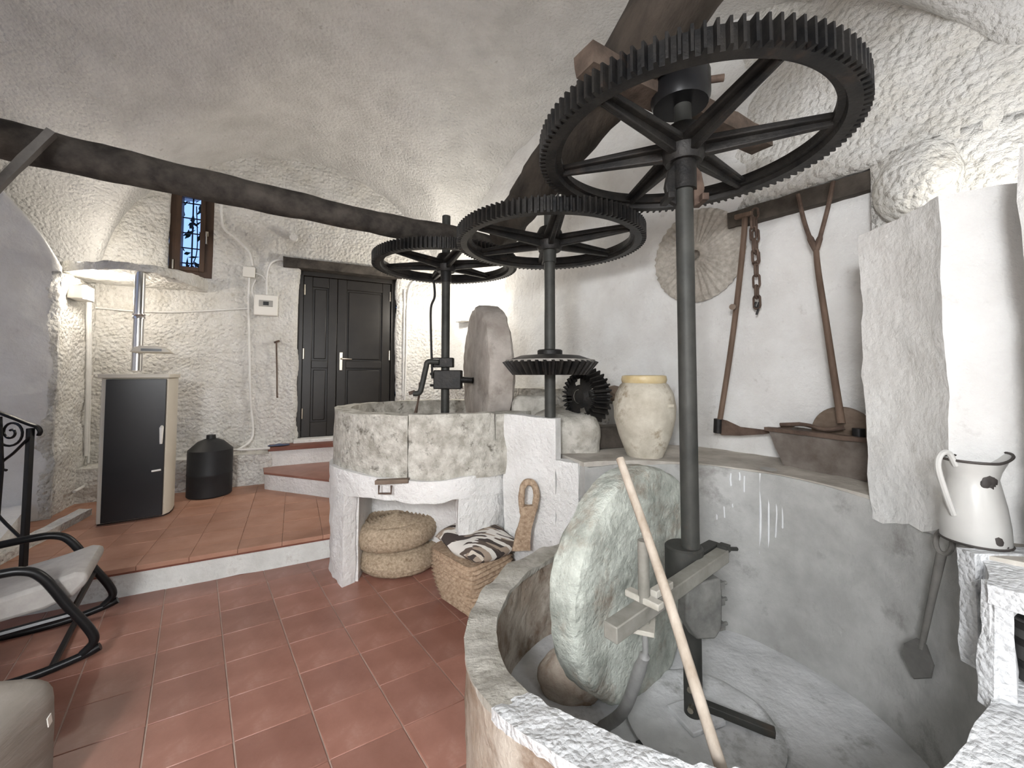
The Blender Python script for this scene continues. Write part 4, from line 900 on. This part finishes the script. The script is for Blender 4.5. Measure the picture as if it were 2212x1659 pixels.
mb = MB(); mb.slab([P(x, y, 2.69) for x, y in ((1106, 1190), (1113, 1160), (1120, 1135), (1126, 1110), (1124, 1095), (1160, 1093), (1156, 1112), (1150, 1135), (1146, 1160), (1146, 1190))], (0, .045, 0)); mb.sub(.03, 3).rough(.005, 25); mb.build('handle_strap', STRAWD, hl)
cc_ = k1 + fx * (BL / 2 + .02) + fy * (BD / 2) + Vector((0, 0, BH + .045))
mb = MB(); bmesh.ops.create_grid(mb.bm, x_segments=24, y_segments=20, size=1)
lo = []
def pil(v, sgn):
    e = (1 - v.x ** 4) * (1 - v.y ** 4); x = v.x * (1 - .06 * abs(v.y) ** 2); y = v.y * (1 - .06 * abs(v.x) ** 2)
    return cc_ + fx * (x * .235) + fy * (y * .215 - .0) + Vector((0, 0, sgn * .055 * max(0, e) ** .5 + .012 * math.sin(5 * v.x + 2 * v.y) - .02 * v.x))
top = [v for v in mb.bm.verts]; base = [v.co.copy() for v in top]; faces = [[v.index for v in f.verts] for f in mb.bm.faces]
mb.bm.verts.index_update()
faces = [[v.index for v in f.verts] for f in mb.bm.faces]
bot = [mb.bm.verts.new(pil(c, -1)) for c in base]
for v, c in zip(top, base): v.co = pil(c, 1)
for f in faces: mb.bm.faces.new([bot[i] for i in f][::-1])
bmesh.ops.remove_doubles(mb.bm, verts=mb.bm.verts, dist=.0005); tag(mb.build('striped_cushion', CUSHION, smooth=70), 'brown and cream striped cushion lying on the straw basket', 'cushion')

# ================================================================ WALL TOOLS, JAR, TROUGH
wc = RP(1505, 553, .03); dsc = thing('woven_disc', 'round ribbed straw press mat hanging on the right wall', 'mat', wc)
rz = (RP(1505, 452, .03).z - RP(1505, 652, .03).z) / 2
Md = Matrix((VD.to_3d(), Vector((0, 0, 1)), VN.to_3d())).transposed().to_4x4()
mb = MB(); N_ = 144; rads = [.0, .12, .28, .30, .5, .7, .86, .94, 1.0]; prev = None
rings = []
for r_ in rads[1:]:
    rings.append([mb.bm.verts.new(wc + Md @ Vector((rz * r_ * math.cos(2 * math.pi * k / N_) * (1 + (.012 * math.sin(k * 2.3) if r_ == 1 else 0)), rz * r_ * math.sin(2 * math.pi * k / N_), (.035 - .02 * r_ + (.009 * r_ if (k % 4 < 2) else -.004) * (1 if r_ > .29 else 0) - (.015 if r_ == 1 else 0))))) for k in range(N_)])
for A, B in zip(rings, rings[1:]):
    for k in range(N_): mb.bm.faces.new((A[k], A[(k + 1) % N_], B[(k + 1) % N_], B[k]))
back = [mb.bm.verts.new(wc + Md @ Vector((rz * .97 * math.cos(2 * math.pi * k / N_), rz * .97 * math.sin(2 * math.pi * k / N_), -.02))) for k in range(N_)]
for k in range(N_): mb.bm.faces.new((rings[-1][k], rings[-1][(k + 1) % N_], back[(k + 1) % N_], back[k]))
mb.bm.faces.new(back); mb.build('mat_body', FIBRE, dsc, smooth=60)
mb = MB(); mb.lathe([(rz * .11, .028), (rz * .18, .036), (rz * .27, .034), (rz * .30, .026)], wc, 36, M=Md, cap=False); mb.build('centre_ring', FIBRE, dsc)
# scythe
sc_ = thing('scythe', 'old scythe with a long brown handle and rusty curved blade hanging from the lintel', 'scythe', RP(1552, 940, .12))
mb = MB(); mb.tube(smoothpath([RP(1609, 466, .13), RP(1606, 520, .13), RP(1591, 660, .13), RP(1575, 780, .13), RP(1553, 920, .14)]), .0185, 8); mb.build('handle', TOOLW, sc_)
mb = MB(); mb.bar(RP(1588, 470, .14), RP(1624, 461, .14), .03, .03); mb.build('top_grip', TOOLW, sc_, bev=.004)
mb = MB(); mb.cyl(RP(1587, 663, .10), RP(1582, 663, .22), .020, n=10); mb.build('side_grip', BROWNW, sc_)
bo = [RP(x, y, .14) for x, y in ((1548, 912), (1556, 905), (1570, 908), (1600, 922), (1650, 928), (1700, 920), (1728, 912), (1724, 918), (1700, 930), (1650, 938), (1600, 941), (1560, 940), (1548, 930))]
mb = MB(); mb.slab(bo, VN.to_3d() * .008); mb.build('blade', RUST, sc_, smooth=0)
mb = MB(); mb.cyl(RP(1552, 905, .14), RP(1551, 935, .14), .03, n=10); mb.build('ferrule', IRON, sc_)
# chain
ch = thing('chain', 'rusty iron link chain with a hook hanging from the lintel beside the scythe', 'chain', RP(1635, 680, .10))
ys = [455, 482, 508, 532, 555, 580, 605, 628, 650]; 
for k, y in enumerate(ys):
    a = RP(1631 + .5 * k, y - 12 if k else y - 5, .10); b = RP(1631 + .5 * k, y + 17, .10); ax = VD.to_3d() if k % 2 == 0 else VN.to_3d(); hw = .020
    mb = MB(); pts = []
    L_ = (a - b).length
    for i in range(16):
        t = 2 * math.pi * i / 16; pts.append((a + b) / 2 + ax * hw * math.cos(t) + Vector((0, 0, (L_ / 2 - hw) * (1 if math.sin(t) > 0 else -1) + hw * math.sin(t))))
    mb.tube(pts, .0075, 6, closed=True); mb.build('link', RUST, ch)
mb = MB(); mb.tube(smoothpath([RP(1634, 652, .10), RP(1630, 662, .10), RP(1636, 664, .10), RP(1640, 652, .10), RP(1638, 668, .10), RP(1634, 680, .10)], 4), .007, 6); mb.build('hook', IRON, ch)
# second strand of chain doubled at the top
ch2 = thing('chain', 'short doubled upper strand of rusty chain on the lintel', 'chain', RP(1626, 545, .13))
for k, y in enumerate((478, 502, 528, 550)):
    a = RP(1625 + 2 * k, y - 12, .135); b = RP(1625 + 2 * k, y + 16, .135); ax = VD.to_3d() if k % 2 else VN.to_3d(); L_ = (a - b).length
    mb = MB(); mb.tube([(a + b) / 2 + ax * .018 * math.cos(2 * math.pi * i / 16) + Vector((0, 0, (L_ / 2 - .018) * (1 if math.sin(2 * math.pi * i / 16) > 0 else -1) + .018 * math.sin(2 * math.pi * i / 16))) for i in range(16)], .0075, 6, closed=True); mb.build('link', RUST, ch2)
# forked stick
fk = thing('forked_stick', 'long wooden two-pronged fork leaning between the lintel and the trough', 'fork', RP(1815, 890, .2))
jn = RP(1763, 540, .15)
mb = MB(); mb.tube(smoothpath([jn, RP(1768, 590, .16), RP(1785, 700, .18), RP(1803, 820, .22), RP(1818, 915, .26)]), [.015 + .004 * i / 24 for i in range(25)], 10); mb.build('handle', TOOLW, fk)
for pts in ([jn, RP(1748, 510, .14), RP(1735, 470, .12), RP(1724, 420, .10)], [jn, RP(1772, 510, .14), RP(1788, 450, .12), RP(1800, 392, .10)]):
    mb = MB(); mb.tube(smoothpath(pts), [.017] * 6 + [.012] * 13, 8); mb.build('prong', RUST, fk)
# clay jar
jb = Vector((.885, 2.77, .964)); jar = thing('clay_jar', 'tall pale clay jar with yellow glazed rim on the ledge behind the pit', 'jar', jb); JH = .53
prof = [(.10, 0), (.115, .0), (.135, .05), (.17, .14), (.195, .25), (.20, .33), (.185, .41), (.155, .47), (.13, .49)]
mb = MB(); mb.lathe(prof, jb, 48); mb.rough(.004, 8); mb.build('jar_body', JARM, jar, smooth=60)
mb = MB(); mb.lathe([(.13, .475), (.142, .485), (.148, .505), (.142, .53), (.125, .535), (.115, .52), (.115, .48)], jb, 48, cap=False); mb.build('jar_rim', JARY, jar, smooth=60)
for a in (-60, 120):
    d = Vector((math.cos(R(a)), math.sin(R(a)), 0)); mb = MB(); mb.bar(jb + d * .190 + Vector((-.04 * d.y - .04, 0, .34)), jb + d * .190 + Vector((.04, 0, .34)), .03, .025); mb.sub(.02, 2).rough(.006, 20); mb.build('lug', JARM, jar, bev=.006)
# trough
t0, t1 = Vector((1.60, 2.50, .962)), Vector((1.80, 2.10, .962)); tx = (t1 - t0).normalized(); ty = Vector((-tx.y, tx.x, 0)); ty = ty if ty.x > 0 else -ty
TL = (t1 - t0).length + .12; TWd, THt = .24, .205
tr = thing('trough', 'old brown trough on the ledge below the lintel', 'trough', t0 + tx * TL / 2 + ty * TWd / 2)
def tp(x, y, z): return t0 + tx * x + ty * y + Vector((0, 0, z))
mb = MB(); fl = .05
mb.slab([tp(.03, 0, 0), tp(TL, 0, 0), tp(TL, -.01, THt), tp(-.05, -.01, THt)], ty * .03); mb.slab([tp(.03, TWd, 0), tp(TL, TWd, 0), tp(TL, TWd, THt), tp(-.05, TWd, THt)], ty * .03)
mb.slab([tp(.03, .0, 0), tp(.03, TWd + .02, 0), tp(-.05, TWd + .02, THt), tp(-.05, 0, THt)], tx * .03); mb.slab([tp(TL - .03, 0, 0), tp(TL - .03, TWd, 0), tp(TL - .03, TWd, THt), tp(TL - .03, 0, THt)], tx * .03)
mb.slab([tp(.03, 0, 0), tp(TL, 0, 0), tp(TL, TWd, 0), tp(.03, TWd, 0)], (0, 0, .02)); mb.sub(.06, 3).rough(.006, 10); mb.build('box', TROUGHM, tr)
mb = MB(); mb.bar(tp(-.06, -.012, THt + .004), tp(TL + .0, -.012, THt + .004), .045, .022); mb.sub(.06, 3).rough(.004, 12); mb.build('rim_board', RUST, tr)
ld = tp(TL * .48, TWd * .62, .20)
mb = MB(); Ml = Matrix((tx, Vector((0, 0, 1)), tx.cross(Vector((0, 0, 1))))).transposed().to_4x4(); mb.lathe([(.001, -.012), (.155, -.012), (.16, -.006), (.16, .006), (.155, .012), (.001, .012)], ld, 40, M=Ml); tag(mb.build('wooden_disc', BROWNW), 'round brown wooden lid standing upright in the trough', 'lid')
mb = MB(); mb.cyl(tp(TL * .70, .03, THt - .03), tp(TL * .70, .03, THt + .055), .028, n=12); tag(mb.build('iron_plug', BLACKM), 'short black plug on the front edge of the trough', 'plug')
mb = MB(); mb.tube(smoothpath([tp(.0, .03, THt + .03), tp(.12, .05, THt + .045), tp(.24, .03, THt + .03), tp(.32, .06, THt + .05)]), .012, 8); mb.rough(.004, 20); tag(mb.build('twisted_wood', RUST), 'twisted rusty piece lying along the rim of the trough', 'scrap')
mb = MB(); mb.bar(Vector((1.02, 2.86, .975)), Vector((1.00, 2.96, 1.10)), .05, .02); tag(mb.build('white_slip', WHITEP, bev=.003), 'small white board propped at the foot of the clay jar', 'board')

# ================================================================ PIT TOOLS
sa, sb = P(1339, 990, 1.56), P(1560, 1655, 1.10); sd = (sb - sa).normalized(); sb = sa + sd * ((sa.z - .05) / -sd.z)
mb = MB(); mb.tube(smoothpath([sa, sa * .7 + sb * .3 + Vector((.006, 0, 0)), sa * .4 + sb * .6 + Vector((-.004, 0, 0)), sb]), .0155, 10); mb.rough(.002, 12); tag(mb.build('wooden_stick', PALEW), 'long pale wooden stick leaning across the front of the pit', 'stick')
mb = MB(); q = G(1400, 1614, .05); mb.bar(q + Vector((-.04, 0, .0)), q + Vector((.03, .03, .0)), .03, .025); tag(mb.build('iron_stub', BLACKM, bev=.003), 'short dark iron stub on the pit floor near the front rim', 'iron')
# shovel
h0, h1 = P(2036, 1180, 1.28), P(1985, 1430, 1.20)
def inpit(ang_, r_, z): return Vector((NB.x + r_ * math.cos(R(ang_)), NB.y + r_ * math.sin(R(ang_)), z))
ta, tb = pit_wall(2034, 1195, .80), pit_wall(1990, 1400, .79)
SHOV_ = mat('dull_shaft', (.13, .125, .115), (.20, .19, .175), 9, .8, .4, 50, .002)
sh = thing('shovel', 'dark narrow shovel with a loop grip leaning inside the right wall of the pit', 'shovel', inpit(-33, .70, .05))
mb = MB(); mb.tube([ta, ta * .6 + tb * .4, tb], [.014, .011, .009], 10); mb.build('shovel_shaft', SHOV_, sh)
mb = MB(); ax = (tb - ta).normalized(); sd2 = ax.cross(Vector((1, .3, 0)).normalized()).normalized()
mb.tube([ta - ax * .045 + sd2 * .022 * math.cos(t) + ax * .045 * math.sin(t) for t in [2 * math.pi * k / 16 for k in range(16)]], .008, 8, closed=True); mb.build('loop_grip', SHOV_, sh)
wdv = sd2
SHOV = mat('dull_tool', (.10, .097, .09), (.16, .155, .145), 9, .8, .4, 50, .002)
mb = MB(); mb.slab([tb + wdv * .014 - ax * .03, tb + wdv * .045 + ax * .03, tb + wdv * .045 + ax * .09, tb + ax * .15, tb - wdv * .045 + ax * .09, tb - wdv * .045 + ax * .03, tb - wdv * .014 - ax * .03], Vector((-.006, 0, .003))); mb.build('shovel_blade', SHOV, sh, smooth=0)
# pitcher
pb = Vector((1.485, 1.345, .965)); pt = thing('enamel_pitcher', 'chipped white enamel pitcher in the corner beside the right pier', 'pitcher', pb)
prof = [(.001, .002), (.076, .002), (.080, .008), (.079, .06), (.073, .12), (.064, .175), (.058, .205), (.060, .225), (.068, .255), (.070, .262)]
mb = MB(); mb.lathe(prof, pb, 40, cap=False)
def spout(v):
    d = v - pb
    if d.z > .2 and d.x > .02: k = (d.z - .2) / .06 * max(0, d.x / .07) ** 2; return v + Vector((.035 * k, -.008 * k, .022 * k))
    return v
mb.xf(spout); mb.build('pitcher_body', ENAMEL, pt, smooth=70)
pts = [spout(pb + Vector((.070 * math.cos(2 * math.pi * k / 40), .070 * math.sin(2 * math.pi * k / 40), .262))) for k in range(40)]
mb = MB(); mb.tube(pts, .0042, 6, closed=True); mb.build('pitcher_rim', RIME, pt)
mb = MB(); mb.tube([pb + Vector((.0795 * math.cos(2 * math.pi * k / 40), .0795 * math.sin(2 * math.pi * k / 40), .006)) for k in range(40)], .004, 6, closed=True); mb.build('base_rim', RIME, pt)
mb = MB(); mb.tube(smoothpath([pb + Vector((-.062, -.01, .245)), pb + Vector((-.085, -.012, .285)), pb + Vector((-.115, -.016, .28)), pb + Vector((-.125, -.016, .24)), pb + Vector((-.105, -.016, .16)), pb + Vector((-.076, -.01, .09))]), .0085, 8); mb.build('pitcher_handle', ENAMEL, pt)
for a, z, s in ((-100, .205, .020), (-108, .195, .016), (-94, .19, .012), (-88, .203, .014), (-128, .08, .017), (-100, .030, .018), (-85, .018, .012), (-110, .015, .012)):
    mb = MB(); rr = .076 - .02 * max(0, (z - .05) / .16); c = pb + Vector((rr * math.cos(R(a)), rr * math.sin(R(a)), z)); bmesh.ops.create_icosphere(mb.bm, subdivisions=2, radius=1, matrix=Matrix.Translation(c) @ Matrix.Rotation(R(a), 4, 'Z') @ Matrix.Diagonal((.004, s, s * 1.1, 1))); mb.rough(.003, 60); mb.build('chip', RIME, pt)
# bucket in the small niche
bc = Vector((1.43, 1.14, .672)); bu = thing('wooden_bucket', 'dark banded bucket inside the small arched niche at lower right', 'bucket', bc)
mb = MB(); mb.lathe([(.001, 0), (.050, 0), (.056, .06), (.060, .12), (.064, .17), (.056, .17), (.050, .02), (.001, .02)], bc, 24, cap=False); mb.build('bucket_body', BUCKET, bu)
for z, r_ in ((.05, .0565), (.11, .0605), (.155, .0640)):
    mb = MB(); mb.lathe([(r_ - .004, -.010), (r_ + .003, -.009), (r_ + .003, .009), (r_ - .004, .010)], bc + Vector((0, 0, z)), 24, cap=False); mb.build('hoop', IRON, bu)

# ================================================================ LEFT FOREGROUND
# railing on the stair
rl = thing('stair_railing', 'black wrought-iron stair railing with a scroll at left edge', 'railing', G(50, 1225, .2))
pa = G(50, 1228, .2); ptop = P(66, 925, 2.93)
mb = MB(); mb.bar(pa + Vector((0, 0, -.0)), ptop, .032, .032, up=Vector((0, 1, 0))); mb.build('post', BLACKM, rl, bev=.003)
hr = smoothpath([P(-160, 838, 2.80), P(0, 892, 2.88), P(60, 915, 2.93), P(80, 922, 2.95), P(87, 932, 2.96), P(84, 940, 2.96)], 5)
mb = MB(); mb.tube(hr, .020, 8, flat=.6); mb.build('handrail', BLACKM, rl)
sc2 = []
for k in range(34):
    a = k / 33 * 3.4 * math.pi; r_ = .015 + .085 * (k / 33) ** 1.2; sc2.append(P(24, 934, 2.9) + Vector((-r_ * math.cos(a + 1.0), 0, r_ * math.sin(a + 1.0))))
mb = MB(); mb.tube(sc2, .008, 6); mb.build('scroll', BLACKM, rl)
mb = MB(); mb.tube(smoothpath([P(63, 945, 2.9), P(30, 978, 2.9), P(5, 998, 2.9), P(4, 1012, 2.9), P(14, 1016, 2.9)], 4), .009, 6); mb.tube([P(0, 900, 2.88), P(4, 1010, 2.88), P(-5, 1120, 2.86)], .012, 6); mb.tube(smoothpath([P(-30, 1075, 2.85), P(0, 1118, 2.85), P(48, 1165, 2.86)], 4), .010, 6); mb.build('rail_bar', BLACKM, rl)
# plaster kerb and stair block
ka, kb = G(186, 1112, .2), G(88, 1232, .2)
mb = MB(); mb.bar(Vector((ka.x + .0, ka.y, .22)), Vector((kb.x - .25, kb.y - .35, .22)), .10, .08); mb.sub(.06, 4).rough(.012, 8); struct(mb.build('trim_4', STUCCO))
st = [G(66, 1100, .3), G(-10, 1196, .3)]
mb = MB(); mb.prism([Vector((st[0].x, st[0].y)), Vector((st[1].x, st[1].y)), Vector((-4.6, 2.6)), Vector((-4.75, 3.35))], .19, .36); mb.sub(.1, 3).rough(.01, 6); stp = struct(mb.build('floor_stair', WHITEP))
# rocking chair
fo = G(196, 1412, .05); ff = Vector((.80, .60, 0)).normalized(); fl_ = Vector((-.60, .80, 0)).normalized()
rk = thing('rocking_chair', 'black tubular rocking chair with a pale grey cushion at left foreground', 'chair', (fo.x - .5, fo.y - .1, 0))
def ck(f, l, z): return Vector((fo.x, fo.y, 0)) + ff * f + fl_ * l + Vector((0, 0, z))
TB = .020
for l in (0, .56):
    mb = MB(); mb.tube(smoothpath([ck(-1.0, l, .12), ck(-.70, l, .045), ck(-.42, l, .019), ck(-.20, l, .022), ck(-.03, l, .052), ck(.035, l, .075)], 6), TB, 10); mb.build('rocker', BLACKM, rk)
    mb = MB(); mb.tube(smoothpath([ck(-.95, l, .51), ck(-.62, l, .525), ck(-.36, l, .545), ck(-.25, l, .54), ck(-.18, l, .485), ck(-.09, l, .32), ck(-.01, l, .18), ck(.01, l, .11), ck(-.03, l, .06)], 6), TB * 1.05, 10); mb.build('arm_frame', BLACKM, rk)
    mb = MB(); mb.tube([ck(-.95, l, .235), ck(-.06, l, .275)], TB * .85, 8); mb.build('side_rail', BLACKM, rk)
for f, z in ((-.08, .275), (-.7, .25), (-.14, .03)):
    mb = MB(); mb.cyl(ck(f, 0, z), ck(f, .56, z), TB * .8, n=8); mb.build('stretcher', BLACKM, rk)
mb = MB(); sec = [(-.95, .275), (-.5, .28), (-.18, .31), (-.08, .345), (-.03, .40), (-.03, .45), (-.08, .465), (-.2, .435), (-.5, .385), (-.95, .36)]
mb.slab([ck(f, .045, z) for f, z in sec], fl_ * .47); mb.sub(.12, 2)
cu = mb.build('seat_cushion', FABRIC, rk, smooth=60, bev=.02)
# pale block in the corner of the frame with a white tag
bp0 = G(128, 1462, .44)
mb = MB(); bmesh.ops.create_cube(mb.bm, size=1); bmesh.ops.subdivide_edges(mb.bm, edges=mb.bm.edges[:], cuts=10, use_grid_fill=True)
Mr = Matrix.Rotation(R(14), 3, 'Z'); mb.xf(lambda v: Mr @ rb(v, .25, .22, .225, 7) + Vector((-1.80, 1.27, .227))); mb.rough(.012, 4)
from mathutils.bvhtree import BVHTree
mb.bm.normal_update(); d = ray(106, 1556).normalized(); hit = BVHTree.FromBMesh(mb.bm).ray_cast(Vector((0, 0, CZ)), d)
sbk = tag(mb.build('stone_block', PALEST), 'worn pale stone block at the lower left corner with a small white tag', 'stone')
if hit[0] is not None:
    q, n_ = hit[0] + hit[1] * .001, hit[1]; x_ = Vector((0, 0, 1)).cross(n_).normalized(); y_ = n_.cross(x_)
    mb = MB(); mb.box(q, (.022, .034, .003), M=Matrix((x_, y_, n_)).transposed().to_4x4() @ Matrix.Rotation(R(12), 4, 'Z')); mb.build('tag', WHITEPL, sbk)
# small blue rag on the upper step
mb = MB(); q = WP(602, 957, .2); bmesh.ops.create_icosphere(mb.bm, subdivisions=3, radius=1, matrix=Matrix.Translation(Vector((q.x, q.y, .638))) @ Matrix.Rotation(ang, 4, 'Z') @ Matrix.Diagonal((.12, .05, .013, 1))); mb.rough(.01, 14); tag(mb.build('blue_rag', BLUER), 'small folded blue rag on the upper step left of the door', 'rag')
